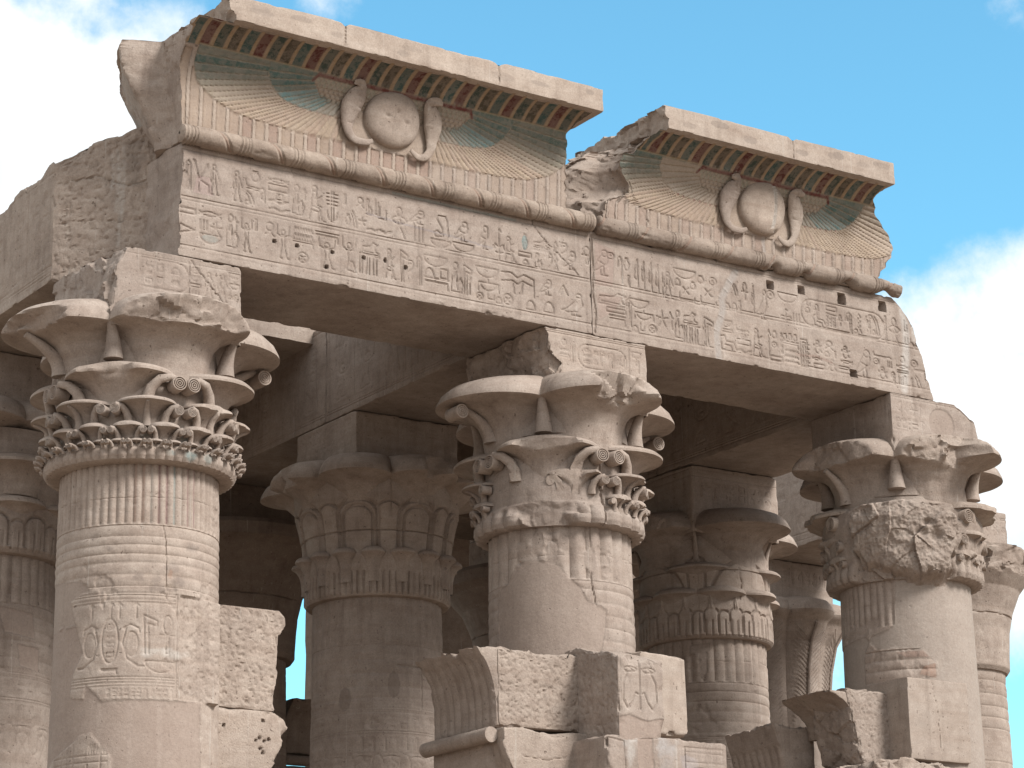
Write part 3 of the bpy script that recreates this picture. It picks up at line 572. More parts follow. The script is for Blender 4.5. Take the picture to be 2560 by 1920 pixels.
    def pst(V):      # left corner broken away
        d = -(V[:, 0]+.62)*.8-(V[:, 1]+.93)*.25+(V[:, 2]-10.9)*.55; k = np.clip(d+.15*rock(V, 2.6, 4.), 0, 1); V = V.copy(); V[:, 0] += k*.75; V[:, 2] -= k*.35; V[:, 1] += k*.12; return V
    abacus(root, c, ab, post=pst, rough={'u0': (.16, 1.9)})
    # lumps of broken stone left on the capital beside the abacus
    return root
# --- middle front column
def column_mid():
    c = (S, 0.); rnd = random.Random(5)
    root = thing('stone_column', (S, 0, GROUND), 'middle front column with cracked broken capital above the carved door jamb', 'column', COLG)
    cv = Cv(-1.75, 1.75, 4.3, 8.3, .011)
    for q in ([(-.65, 7.67), (-.49, 7.72), (-.15, 7.68), (-.02, 7.61), (.16, 7.42), (.29, 7.29), (.37, 7.12), (.58, 7.07), (.66, 7.02), (.62, 6.72), (.52, 6.3), (.3, 5.8), (-1.05, 5.8), (-1.02, 7.2), (-.95, 7.38), (-.8, 7.43)],):
        cv.mask(q, 1, .035); cv.pfill(q, PLAST, .8)
    for x, z in ((-.55, 7.85), (-.3, 7.95), (-.12, 7.8), (.05, 7.98), (.42, 7.7), (-.42, 7.75)):
        cv.mask(arc(x, z, .09, .17, 0, 360, 9), .85, .02)
    cv.stroke([(.42, 8.3), (.45, 7.7), (.43, 7.4), (.48, 7.15), (.5, 7.0)], .008, .035)
    shaft(root, c, cv=cv, nfl=26, famp=.045, zf=7.42, rings=(7.42, 7.30, 7.12, 6.95, 6.78, 6.6, 6.4), seed=2.)
    dm = [(12, 60, 9.80, 10.5, 1.36, .10, .42), (30, 50, 9.6, 9.85, 1.22, .06, .3)]
    top = lobes('capital', root, c, 4, 0, LOBE4, M_STONE, dm, 320, seed=5.)
    kc = Cv(-1.9, 1.9, 8, 10, .01); crack(kc, [(.55, 9.46), (.58, 9.1), (.55, 8.8), (.58, 8.5), (.56, 8.1)], .012, .06); crack(kc, [(-.55, 9.9), (-.62, 9.6), (-.9, 9.46)], .01, .05)
    body = [(-40, 24, 8.30, 9.12, 1.07, .045, .10), (-28, 13, 7.9, 8.5, 1.0, .03, .12), (60, 95, 8.3, 9.2, 1.25, .06, .12)]
    core(top, c, [(1.02, 8.16), (1.12, 8.165), (1.18, 8.19), (1.205, 8.25), (1.2, 8.34), (1.16, 8.42), (1.10, 8.50), (1.08, 8.8), (1.05, 9.2), (1.02, 9.5), (.95, 9.9)], M_STONE, dm=body, petals=28, pz=(8.14, 8.46), pamp=.06, name='petal_ring', seed=6., n=400, jz=9.46, cv=kc)

    d2 = [(-33, 16, 8.6, 9.7, 1.11, .04, .24)]+body
    umbel_ring(top, c, 4, R_(45), d2, M_STONE, 7., 0, cc=.76, rho=.73, zb=8.82, zl=9.26, zt=9.39, rb=.50, stems=2, stemr=.08, seg=64, dend=.86, rc=1.04)
    umbel_ring(top, c, 8, R_(22.5), body, M_STONE, 8., -.01, cc=1.0, rho=.38, zb=8.60, zl=8.87, zt=8.94, rb=.42, stems=1, stemr=.05, seg=44, only=lambda q: q < -40 or q > 8)
    umbel_ring(top, c, 16, R_(11.25), [(-180, 180, 8.3, 9.1, 1.28, .06, 0)]+body, M_STONE, 9., -.02, cc=1.10, rho=.205, zb=8.38, zl=8.56, zt=8.62, rb=.45, stems=1, stemr=.03, seg=28, rc=1.1, only=lambda q: q < -44 or q > 26)
    for k in range(4): drop(top, c, R_(45+90*k), 1.10, 9.46, 1.23, 10.0, .11)
    for k in (1, 3): drop(top, c, R_(90*k), 1.12, 9.45, 1.62, 9.90, .1, lip=(1.70, 9.80))
    ab = Cv(-.95, .95, 10.2, 11, .009); lines(ab, -.95, .95, (10.92, 10.89)); p = list(arc(.42, 10.63, .15, .17, 90, -90, 9))+list(arc(-.12, 10.63, .15, .17, 270, 90, 9)); ab.stroke(p+[p[0]], .01, .013)
    glyphs(ab, random_text(-.2, .5, 10.5, 10.76, rnd), .011, .007); glyphs(ab, 'pot -.5 10.78 .1 .1;mouth -.5 10.66 .16 .05;box -.5 10.58 .16 .04;box .74 10.78 .16 .08;hook .76 10.6 .1 .2;strokes -.36 10.62 .1 .26', .012, .008); ab.stroke([(.62, 10.88), (.62, 10.4)], .008, .012)
    def pst(V):
        d = -(V[:, 0]-S+.70)*.9-(V[:, 1]+.93)*.15-(V[:, 2]-10.8)*.35; k = np.clip(d+.2*rock(V, 2.2, 9.), 0, 1); V = V.copy(); V[:, 0] += k*.6; V[:, 1] += k*.35; return V
    abacus(root, c, ab, post=pst, h=(9.9, 10.96), rough={'u0': (.12, 1.9)})
# --- right front column
def column_right():
    c = (2*S, 0.); rnd = random.Random(8)
    root = thing('stone_column', (2*S, 0, GROUND), 'right front column with badly broken rough capital and smooth cemented shaft', 'column', COLG)
    cv = Cv(-1.75, 1.75, 4.3, 8.4, .011)
    q = [(-.13, 8.17), (.1, 8.5), (1.75, 8.5), (1.75, 4.2), (-1.75, 4.2), (-1.75, 7.25), (-1.06, 7.28), (-.68, 7.31), (-.5, 7.11), (.16, 7.06), (.4, 6.85), (.39, 6.66), (-.1, 6.55), (-.72, 6.5), (-.72, 7.05), (-.58, 7.3), (-.28, 7.38), (-.2, 7.45)]
    cv.mask(q, 1, .03); cv.pfill(q, (.345, .295, .255), .8)
    for x, z in ((-.55, 7.5), (-.75, 7.42), (-1.0, 7.4)): cv.mask(arc(x, z, .13, .1, 0, 360, 9), .9, .03)
    cv.pfill([(-.2, 7.02), (.2, 7.04), (.3, 6.93), (-.05, 6.93)], (.25, .16, .125), .6); cv.pfill([(.2, 6.8), (.38, 6.85), (.38, 6.62), (.12, 6.68)], (.30, .18, .13), .6)
    shaft(root, c, cv=cv, nfl=52, famp=.03, zf=7.42, rings=(7.06, 6.91, 6.76, 6.60, 6.45), zt=8.22, seed=4., ringamp=.02)
    dm = [(-64, -3, 9.86, 10.5, 1.50, .12, .1), (-2, 34, 9.45, 10.5, 1.24, .16, .26), (30, 50, 9.2, 10.5, 1.26, .1, .05), (50, 100, 10.0, 10.5, 1.62, .1, 0)]
    top = lobes('capital', root, c, 4, 0, LOBE4, M_ROUGH, dm, 360, seed=11., erode=.02)
    body = [(-40, 46, 7.9, 9.34, 1.03, .08, .06)]
    core(top, c, [(1.0, 8.12), (1.1, 8.125), (1.18, 8.16), (1.21, 8.23), (1.2, 8.34), (1.17, 8.45), (1.19, 8.7), (1.24, 9.0), (1.2, 9.22), (1.05, 9.34), (1.02, 9.5), (.95, 9.9)], M_ROUGH, dm=body, petals=44, pz=(8.14, 8.42), pamp=.05, name='petal_ring', seed=12., n=420, amp=.02)
    # the big broken mass in front
    def mass():
        n, m = 210, 120; a = np.radians(np.linspace(-54, 58, n))+camphi(c); z = np.linspace(7.98, 9.50, m); A, Z = np.meshgrid(a, z); A = A.ravel(); Z = Z.ravel(); q_ = np.degrees(wrapd(A-camphi(c)))
        P = put(A, np.full(A.shape, 1.2), Z, c); wb = fbm(P, 1.9, 4, .6, 50.)
        lo = -41+12*np.clip(8.6-Z, 0, 1); e = np.minimum(np.minimum((q_-lo)/8, (48-10*np.clip(Z-8.6, 0, 1)-q_)/16), np.minimum((9.31-.10*smooth((q_-5)/25)-Z)/.10, (Z-8.08)/.2))+wb*1.3
        bul = smooth(e)*(.19+.17*np.clip((Z-8.15)/.9, 0, 1)-.06*np.clip((Z-9.0)/.3, 0, 1)); r = 1.0+bul+(.08*facets(P, 1.15, 21.)+.03*facets(P, 2.6, 9.)+.08*fbm(P, 3.6, 5, .62, 22.)+.02*fbm(P, 20, 3, .6))*np.clip(e*1.5, 0, 1)-.07*np.clip(-e+.02, 0, 1)
        for (aq, zq, w) in ((12, 8.75, .09), (22, 8.72, .08), (17, 8.92, .06), (-22, 9.15, .08)): r -= .06*np.exp(-(((q_-aq)/4)**2+((Z-zq)/w)**2)**2)
        link('broken_face', put(A, r, Z, c), gridq(n, m), M_ROUGH, top, None, 50)
    mass()
    umbel_ring(top, c, 4, R_(45), [(-180, 180, 8.9, 10, 1.44, .12, 0)]+[(-40, 50, 8.5, 9.9, 1.04, .05, 0)], M_ROUGH, 13., -.01, cc=.68, rho=.86, zb=8.8, zl=9.22, zt=9.38, rb=.5, stems=2, stemr=.085, seg=56, only=lambda q: abs(q) > 30)
    umbel_ring(top, c, 8, R_(22.5), [(-180, 180, 8.3, 9.4, 1.32, .1, 0)], M_ROUGH, 14., -.02, cc=.92, rho=.42, zb=8.5, zl=8.82, zt=8.93, rb=.6, stems=1, stemr=.06, seg=36, only=lambda q: q < -45 or q > 45)
    umbel_ring(top, c, 16, R_(11.25), [(-180, 180, 8.2, 9.1, 1.27, .08, 0)], M_ROUGH, 15., -.02, cc=1.06, rho=.25, zb=8.34, zl=8.5, zt=8.58, rb=.6, stems=1, stemr=.04, seg=24, only=lambda q: q < -50 or q > 45)
    for k in range(4): drop(top, c, R_(45+90*k), 1.09, 9.50, 1.24, 10.0, .12)
    for k in (1, 3): drop(top, c, R_(90*k), 1.1, 9.36, 1.5, 9.86, .1)
    mb = MB()      # stump of a volute seen below the left flower
    ab = Cv(-.95, .95, 10.2, 11, .009); lines(ab, -.95, .95, (10.93, 10.9)); glyphs(ab, random_text(-.85, -.25, 10.62, 10.86, rnd), .011, .007); glyphs(ab, random_text(-.85, -.25, 10.4, 10.6, rnd), .011, .007); lines(ab, -.95, -.1, (10.39,)); ab.mask(arc(.1, 10.6, .26, .24), 1, .03); ab.pfill(arc(.1, 10.6, .26, .24), PLAST, .8)
    lv = Cv(-.95, .95, 10.2, 11, .012); glyphs(lv, random_text(-.1, .85, 10.45, 10.85, rnd), .009, .008)
    def pst(V):
        d = (V[:, 0]-2*S-.55)*.85+(V[:, 2]-10.75)*.6; k = np.clip(d+.12*rock(V, 2.4, 15.), 0, 1); V = V.copy(); V[:, 0] -= k*.3; V[:, 2] -= k*.5; return V
    abacus(root, c, ab, lv=lv, post=pst, h=(9.9, 10.958))
column_left(); column_mid(); column_right()
# --- columns of the second and third rows
LOBE8 = [(.93, .28, 9.2), (.95, .30, 9.48), (1.0, .335, 9.66), (1.08, .40, 9.79), (1.2, .49, 9.865), (1.285, .56, 9.89), (1.305, .575, 9.90), (1.295, .57, 9.97), (1.25, .54, 10.09), (1.15, .50, 10.19), (.95, .45, 10.25), (.0, .8, 10.27), (0, 0, 10.27)]
BIGBELL = [(0, 1.0, 8.04), (0, 1.10, 8.05), (0, 1.15, 8.12), (0, 1.16, 8.35), (0, 1.19, 8.8), (0, 1.27, 9.15), (0, 1.43, 9.52), (0, 1.68, 9.82), (0, 1.83, 9.92), (0, 1.84, 10.12), (0, 1.78, 10.2), (0, .0, 10.22)]
def std_shaft_cv(rnd, rows=True):
    cv = Cv(-1.75, 1.75, 4.3, 8.3, .013)
    lines(cv, -1.75, 1.75, (6.42, 6.39, 6.36, 6.33), .007); lines(cv, -1.75, 1.75, (6.04, 6.01, 5.99, 5.72))
    x = -1.7
    glyphs(cv, random_text(-1.7, 1.7, 6.06, 6.31, rnd), .011, .009)
    glyphs(cv, ';'.join('hook %.2f 5.86 .08 .22' % (x0) for x0 in np.arange(-1.6, 1.7, .17)), .012, .01)
    for k in range(-4, 5):
        x = k*.42; cv.stroke(arc(x, 5.5, .09, .2), .012, .014)
        for sg in (-1, 1): cv.stroke([(x+sg*.1, 5.66), (x+sg*.2, 5.68), (x+sg*.2, 5.6), (x+sg*.12, 5.55), (x+sg*.2, 5.4), (x+sg*.14, 5.25)], .012, .014)
    glyphs(cv, random_text(-1.7, 1.7, 4.5, 5.1, rnd), .012, .01)
    return cv
def leafcv(n, off, z0, z1, pc, w=None, d=.03, inner=True):
    """tall rounded leaves side by side on the bell (canvas x = angle from the viewer)"""
    return None
def leaves(cv, n, off, pc, z0, z1, wid, d=.02, lw=.018):
    for i in range(-n, n+1):
        x = wrapd(off+i*2*np.pi/n-pc)
        if abs(x) > 1.9: continue
        p = [(x-wid, z0)]+list(arc(x, z1-wid*.9, wid, wid*.95, 180, 0, 14))+[(x+wid, z0)]
        cv.stroke(p, lw, d)
def column_b():
    c = (S, T2); rnd = random.Random(21); pc = camphi(c)
    root = thing('stone_column', (S, T2, GROUND), 'shaded second-row column with eight-lobed lotus capital between the left and middle columns', 'column', COLG)
    cv = std_shaft_cv(rnd); cv.pfill(arc(.25, 6.75, .09, .2, 0, 360, 9), (.24, .19, .16), .8); cv.pfill(arc(-.5, 6.55, .1, .18, 0, 360, 9), (.24, .19, .16), .8); cv.stroke([(.3, 7.05), (.72, 7.03), (.72, 6.4)], .01, .03)
    shaft(root, c, cv=cv, nfl=40, famp=.025, zf=7.36, rings=(7.36, 7.14, 6.93, 6.72, 6.55, 6.43), seed=6., nphi=320, dz=.016)
    top = lobes('capital', root, c, 8, 0, LOBE8, M_STONE, [(-75, -45, 9.7, 10.4, 1.55, .1, 0), (22, 40, 9.8, 10.4, 1.6, .08, 0)], 320, rmin=.95, seed=16.)
    b = Cv(-1.9, 1.9, 8, 10.2, .012)
    leaves(b, 8, R_(22.5), pc, 8.75, 9.52, .15, .05); leaves(b, 8, 0, pc, 8.75, 9.56, .26, .06, .026); leaves(b, 8, 0, pc, 8.75, 9.46, .19, .045)
    for k in range(-40, 40):
        x = k*2*np.pi/72
        if abs(x) < 1.85: b.stroke([(x, 8.14), (x, 8.46)], .014, .035)
    b.stroke([(.17, 9.3), (.17, 9.9)], .008, .03); b.stroke([(.75, 9.6), (.7, 8.2)], .009, .03)
    core(top, c, [(1.0, 8.09), (1.1, 8.10), (1.14, 8.15), (1.14, 8.45), (1.15, 8.75), (1.18, 9.05), (1.24, 9.35), (1.28, 9.5), (1.3, 9.9)], M_STONE, cv=b, name='bell', seed=17., n=400, jz=9.09)
    umbel_ring(top, c, 16, R_(11.25), (), M_STONE, 18., 0, cc=1.14, rho=.19, zb=8.3, zl=8.735, zt=8.82, rb=.6, seg=28, cb=1.06)
    mb = MB()
    ab = Cv(-.95, .95, 10.2, 11, .012); lv = Cv(-.95, .95, 10.2, 11, .012)
    for q in (ab, lv): glyphs(q, random_text(-.85, .85, 10.66, 10.88, rnd), .008, .008); glyphs(q, random_text(-.85, .85, 10.4, 10.6, rnd), .008, .008)
    abacus(root, c, ab, lv=lv, h=(9.9, 10.962), chip=.02)
def column_d():
    c = (2*S, T2); rnd = random.Random(31); pc = camphi(c)
    root = thing('stone_column', (2*S, T2, GROUND), 'second-row column with broad four-lobed capital between middle and right front columns', 'column', COLG)
    cv = std_shaft_cv(rnd); q = [(-.28, 7.95), (.05, 7.98), (.05, 7.86), (.0, 7.84), (.0, 7.5), (-.1, 7.4), (-.12, 7.8), (-.28, 7.82)]; cv.mask(q, 1, .012); cv.pfill(q, (.33, .27, .23), .8)
    shaft(root, c, cv=cv, nfl=34, famp=.03, zf=7.33, rings=(7.33, 7.18, 7.02, 6.85, 6.68, 6.5, 6.42), seed=7., nphi=320, dz=.016)
    L4 = [(cc, rho*1.0-(.03 if z > 9.8 else 0), z-.08) for cc, rho, z in LOBE4]
    top = lobes('capital', root, c, 4, 0, L4, M_STONE, [(-58, -12, 9.7, 10.4, 1.56, .05, 0)], 320, seed=26., rmin=.9)
    b = Cv(-1.9, 1.9, 8, 10.2, .012)
    leaves(b, 4, R_(45), pc, 8.85, 9.42, .13, .05); leaves(b, 4, 0, pc, 8.95, 9.34, .55, .05, .03)
    leaves(b, 16, R_(0), pc, 8.15, 8.50, .09, .045, .016); leaves(b, 16, R_(11.25), pc, 8.15, 8.55, .11, .035, .016)
    for k in range(-40, 40):
        x = k*2*np.pi/64
        if abs(x) < 1.85: b.stroke([(x, 8.10), (x, 8.34)], .012, .03)
    for k in range(-16, 16): 
        x = wrapd(k*2*np.pi/16+R_(11.25)-pc)
        if abs(x) < 1.85: b.stroke([(x-.02, 8.55), (x, 8.76), (x+.02, 8.55)], .014, -.03)
    b.stroke([(-.1, 8.0), (-.1, 10.2)], .006, .02); crack(b, [(.55, 9.25), (.6, 9.0), (.56, 8.7)], .008, .03)
    core(top, c, [(1.0, 8.05), (1.08, 8.06), (1.13, 8.11), (1.13, 8.4), (1.10, 8.7), (1.1, 8.9), (1.12, 9.2), (1.08, 9.5), (1.0, 9.8)], M_STONE, cv=b, name='bell', seed=27., n=400, jz=9.2)
    umbel_ring(top, c, 4, R_(45), (), M_STONE, 28., 0, cc=.70, rho=.60, zb=8.75, zl=9.22, zt=9.33, rb=.6, seg=48, name='umbel')
    umbel_ring(top, c, 8, R_(22.5), (), M_STONE, 29., -.02, cc=.84, rho=.46, zb=8.45, zl=8.80, zt=8.92, rb=.62, seg=40, name='umbel')
    for k in range(4): drop(top, c, R_(45+90*k), 1.05, 9.35, 1.22, 9.92, .05)
    ab = Cv(-.95, .95, 10, 11, .012); lv = Cv(-.95, .95, 10, 11, .012)
    for q in (ab, lv): glyphs(q, random_text(-.85, .85, 10.4, 10.72, rnd), .012, .009); lines(q, -.95, .95, (10.78, 10.9))
    abacus(root, c, ab, lv=lv, h=(9.8, 10.96), chip=.02)
def column_a2():
    c = (0., T2); rnd = random.Random(41); pc = camphi(c)
    root = thing('stone_column', (0, T2, GROUND), 'column cut by the left edge of the view behind the left front column', 'column', COLG)
    cv = std_shaft_cv(rnd)
    for q in ([(.2, 7.3), (.75, 7.25), (.8, 6.9), (.3, 6.95)], [(.5, 6.8), (.9, 6.78), (.9, 6.45), (.55, 6.5)]): cv.mask(q, 1, .02); cv.pfill(q, (.36, .28, .235), .7)
    shaft(root, c, cv=cv, nfl=40, famp=.025, zf=7.36, rings=(7.36, 7.2, 7.0, 6.85, 6.6, 6.43), seed=8., nphi=320, dz=.016)
    top = lobes('capital', root, c, 4, R_(45), [(a, b_, z-.05) for a, b_, z in LOBE4], M_STONE, [], 256, seed=36., rmin=.95)
    b = Cv(-1.9, 1.9, 8, 10.2, .012); leaves(b, 12, R_(15), pc, 8.15, 8.58, .15, .05, .018); leaves(b, 12, 0, pc, 8.15, 8.5, .1, .035, .016)
    for k in range(-40, 40):
        x = k*2*np.pi/60
        if abs(x) < 1.85: b.stroke([(x, 8.10), (x, 8.34)], .012, .03)
    b.stroke([(.62, 9.2), (.6, 8.6)], .01, .03)
    core(top, c, [(1.0, 8.03), (1.08, 8.05), (1.14, 8.12), (1.15, 8.4), (1.16, 8.7), (1.2, 9.1), (1.24, 9.4), (1.2, 9.8)], M_STONE, cv=b, name='bell', seed=37., n=320)
    umbel_ring(top, c, 8, R_(0), (), M_STONE, 38., 0, cc=.86, rho=.5, zb=8.4, zl=8.72, zt=8.84, rb=.65, seg=36)
    umbel_ring(top, c, 4, R_(0), (), M_STONE, 39., -.02, cc=.75, rho=.8, zb=8.85, zl=9.26, zt=9.42, rb=.65, seg=44)
    abacus(root, c, None, h=(9.9, 10.962))
def bell_column(c, label, seed, mat=M_STONE, broken=False, r=1.0):
    rnd = random.Random(seed); pc = camphi(c)
    root = thing('stone_column', (c[0], c[1], GROUND), label, 'column', COLG)
    cv = std_shaft_cv(rnd)
    shaft(root, c, R=r, cv=cv, nfl=40, famp=.02 if not broken else 0, zf=7.36, rings=(7.36, 7.14, 6.93, 6.72, 6.55) if not broken else (8.1, 7.86, 7.62, 7.4, 7.2, 7.0), seed=seed, nphi=240, dz=.02, mat=mat, zfine=3.0)
    b = Cv(-1.9, 1.9, 8, 10.6, .012)
    for k in range(-9, 10):
        for j in (.0, .05, .1): b.stroke([(k*.3+.15-j, 8.2), (k*.3, 8.75-j*4), (k*.3-.15+j, 8.2)], .008, .012)
    prof = BIGBELL
    dm = ()
    if broken:
        b.stroke([(.05, 10.3), (.02, 9.7), (.1, 9.3), (.05, 9.05)], .035, .18); dm = [(-90, 90, 9.66, 10.4, 1.50, .13, .2)]
        prof = [(a, q*(.95), z) for a, q, z in BIGBELL]
    pr = [(q, z) for _, q, z in prof]
    core(root, c, pr, mat, dm=dm, cv=b, name='capital', seed=seed+1., n=300, dz=.02, jz=9.04)
    ab = Cv(-.95, .95, 10.2, 11.1, .014); glyphs(ab, random_text(-.85, .85, 10.6, 10.95, rnd), .012, .01)
    lv = Cv(-.95, .95, 10.2, 11.1, .014); glyphs(lv, random_text(-.85, .85, 10.6, 10.95, rnd), .012, .01)
    abacus(root, c, ab, lv=lv, mat=mat, h=(10.1, 10.962 if not broken else 11.02), a=A_ if not broken else .86)
    return root
def palm_column():
    c = (18.45, 2*T2); pc = camphi(c)
    root = thing('stone_column', (*c, GROUND), 'palm-leaf capital column far behind, with hatched fronds beside the sky gap', 'column', COLG)
    shaft(root, c, cv=std_shaft_cv(random.Random(4)), seed=9., nphi=220, dz=.025, zfine=3.0, zt=7.0, nfl=40, rings=(6.9, 6.7, 6.5))
    P8 = [(0.0, .98, 6.9), (.3, .72, 7.0), (.5, .56, 7.3), (.58, .52, 8.1), (.66, .5, 8.8), (.78, .5, 9.35), (.95, .55, 9.72), (1.05, .6, 9.84), (1.07, .62, 9.9), (1.05, .6, 10.0), (1.0, .55, 10.12), (.8, .5, 10.2), (0, .8, 10.22), (0, 0, 10.22)]
    top = lobes('capital', root, c, 8, 0, P8, M_STONE, [], 256, rmin=.9, seed=41., erode=.004)
    for k in range(8):
        mb = MB(); ph = R_(45*k); z = [7.1, 7.5, 8.2, 8.85, 9.35, 9.68]; r = [1.04, 1.075, 1.13, 1.2, 1.31, 1.5]
        mb.tube([put(np.array(ph), a, b, c) for a, b in zip(r, z)], .035, 8); 
        for j in range(25):
            zz = 7.2+j*.09; rr = np.interp(zz, z, r)
            for sg in (-1, 1): mb.tube([put(np.array(ph+sg*.03), rr-.005, zz, c), put(np.array(ph+sg*.3), np.interp(zz+.28, z, r)-.055, zz+.28, c)], .007, 4, False)
        mb.build('frond', M_STONE, top)
    lv = Cv(-.95, .95, 10, 11, .014); glyphs(lv, random_text(-.85, .85, 10.5, 10.8, random.Random(2)), .012, .01)
    abacus(root, c, lv, lv=lv, h=(9.9, 10.962), chip=.02)
column_b(); column_d(); column_a2()
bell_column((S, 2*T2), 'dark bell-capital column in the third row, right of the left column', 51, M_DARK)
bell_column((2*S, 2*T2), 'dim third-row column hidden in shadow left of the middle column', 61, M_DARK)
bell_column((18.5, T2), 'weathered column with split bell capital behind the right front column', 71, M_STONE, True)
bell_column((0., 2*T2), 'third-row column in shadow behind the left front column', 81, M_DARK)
palm_column()
TXT_L = "hook 0.13 12.08 0.11 0.43;vee 0.31 12.09 0.24 0.45;man 0.50 12.08 0.15 0.45;man 0.83 12.06 0.16 0.45;arm 1.10 12.12 0.30 0.15;pot 1.10 12.25 0.16 0.15;leg 1.05 11.94 0.18 0.17;loaf 0.99 11.87 0.08 0.07;reed 1.22 11.98 0.09 0.16;mouth 1.44 12.25 0.32 0.11;box 1.44 12.15 0.31 0.09;sq 1.46 12.03 0.12 0.09;snake 1.45 11.96 0.31 0.09;snake 1.46 11.85 0.33 0.08;sitb 1.74 12.05 0.22 0.46;feather 1.84 12.15 0.06 0.18;seat 2.02 12.05 0.29 0.52;djed 2.26 12.05 0.21 0.45;stroke 2.45 12.20 0.04 0.14;head 2.69 12.20 0.12 0.15;vase 2.50 11.92 0.09 0.16;leg 2.61 11.94 0.12 0.25;star 2.72 11.94 0.13 0.12;sitb 2.82 12.16 0.12 0.25;ell 2.96 12.17 0.09 0.25;snake 2.93 11.84 0.29 0.08;box 0.11 11.59 0.27 0.07;tri 0.12 11.34 0.25 0.13;mouth 0.45 11.60 0.33 0.12;strokes 0.36 11.44 0.15 0.14;star 0.54 11.42 0.18 0.18;sitb 0.77 11.43 0.22 0.49;feather 0.83 11.54 0.06 0.20;armsup 0.98 11.41 0.18 0.48;stroke 1.12 11.58 0.04 0.16;head 1.32 11.56 0.16 0.20;basket 0.46 11.26 0.33 0.14;armsup 1.52 11.42 0.22 0.49;wave 1.82 11.64 0.30 0.08;wave 1.82 11.55 0.30 0.08;table 1.82 11.46 0.33 0.11;niwt 1.82 11.26 0.16 0.15;table 2.18 11.61 0.37 0.15;armsup 2.18 11.38 0.29 0.44;kneel 2.52 11.43 0.25 0.51;jackal 2.85 11.57 0.28 0.19;cols 2.83 11.35 0.34 0.30;hole 1.39 11.41 0.06 0.05;hole 1.73 11.41 0.06 0.05;hole 2.26 11.42 0.06 0.05;hole 2.18 11.20 0.06 0.05;hole 2.75 11.43 0.06 0.05;ell 3.03 12.13 0.16 0.26;snake 3.06 11.85 0.25 0.10;girdle 3.30 12.03 0.27 0.47;owl 3.61 12.16 0.32 0.22;strokes 3.61 11.92 0.19 0.24;cobra 3.98 12.07 0.26 0.39;basket 3.96 11.85 0.34 0.12;bird 4.32 12.09 0.32 0.32;basket 4.33 11.86 0.36 0.13;owl 4.67 12.07 0.26 0.38;sedge 4.92 12.02 0.18 0.48;seat 5.10 11.98 0.22 0.38;vase 5.35 12.13 0.10 0.25;box 5.35 11.95 0.22 0.06;loaf 5.36 11.84 0.10 0.07;jackal 5.63 12.15 0.29 0.13;wave 5.63 12.06 0.29 0.06;twist 5.87 12.02 0.10 0.45;curl 6.02 12.16 0.15 0.18;sitb 5.57 11.90 0.15 0.22;curl 5.78 11.94 0.08 0.22;bird 6.13 12.00 0.31 0.31;ankh 6.41 12.13 0.19 0.28;seat 3.16 11.41 0.19 0.45;flag 3.37 11.42 0.14 0.47;curl 3.48 11.44 0.11 0.18;hook 3.61 11.40 0.13 0.44;basket 3.87 11.58 0.40 0.16;loaf 3.78 11.40 0.17 0.16;sq 4.01 11.42 0.14 0.14;table 3.89 11.27 0.41 0.17;sitb 4.22 11.41 0.24 0.47;flag 4.39 11.40 0.15 0.45;oar 4.43 11.35 0.06 0.30;basket 4.71 11.57 0.39 0.16;scale 4.73 11.37 0.39 0.20;niwt 4.59 11.21 0.11 0.11;ell 4.77 11.24 0.13 0.12;loaf 4.90 11.20 0.11 0.10;niwt 5.05 11.24 0.17 0.17;wings 5.22 11.50 0.58 0.34;owl 5.71 11.53 0.29 0.25;vee2 5.99 11.54 0.17 0.15;loaf 5.43 11.22 0.17 0.15;loaf 5.74 11.24 0.20 0.18;duck 6.16 11.36 0.43 0.35;hole 3.08 11.45 0.06 0.06;hole 3.40 11.41 0.06 0.06"
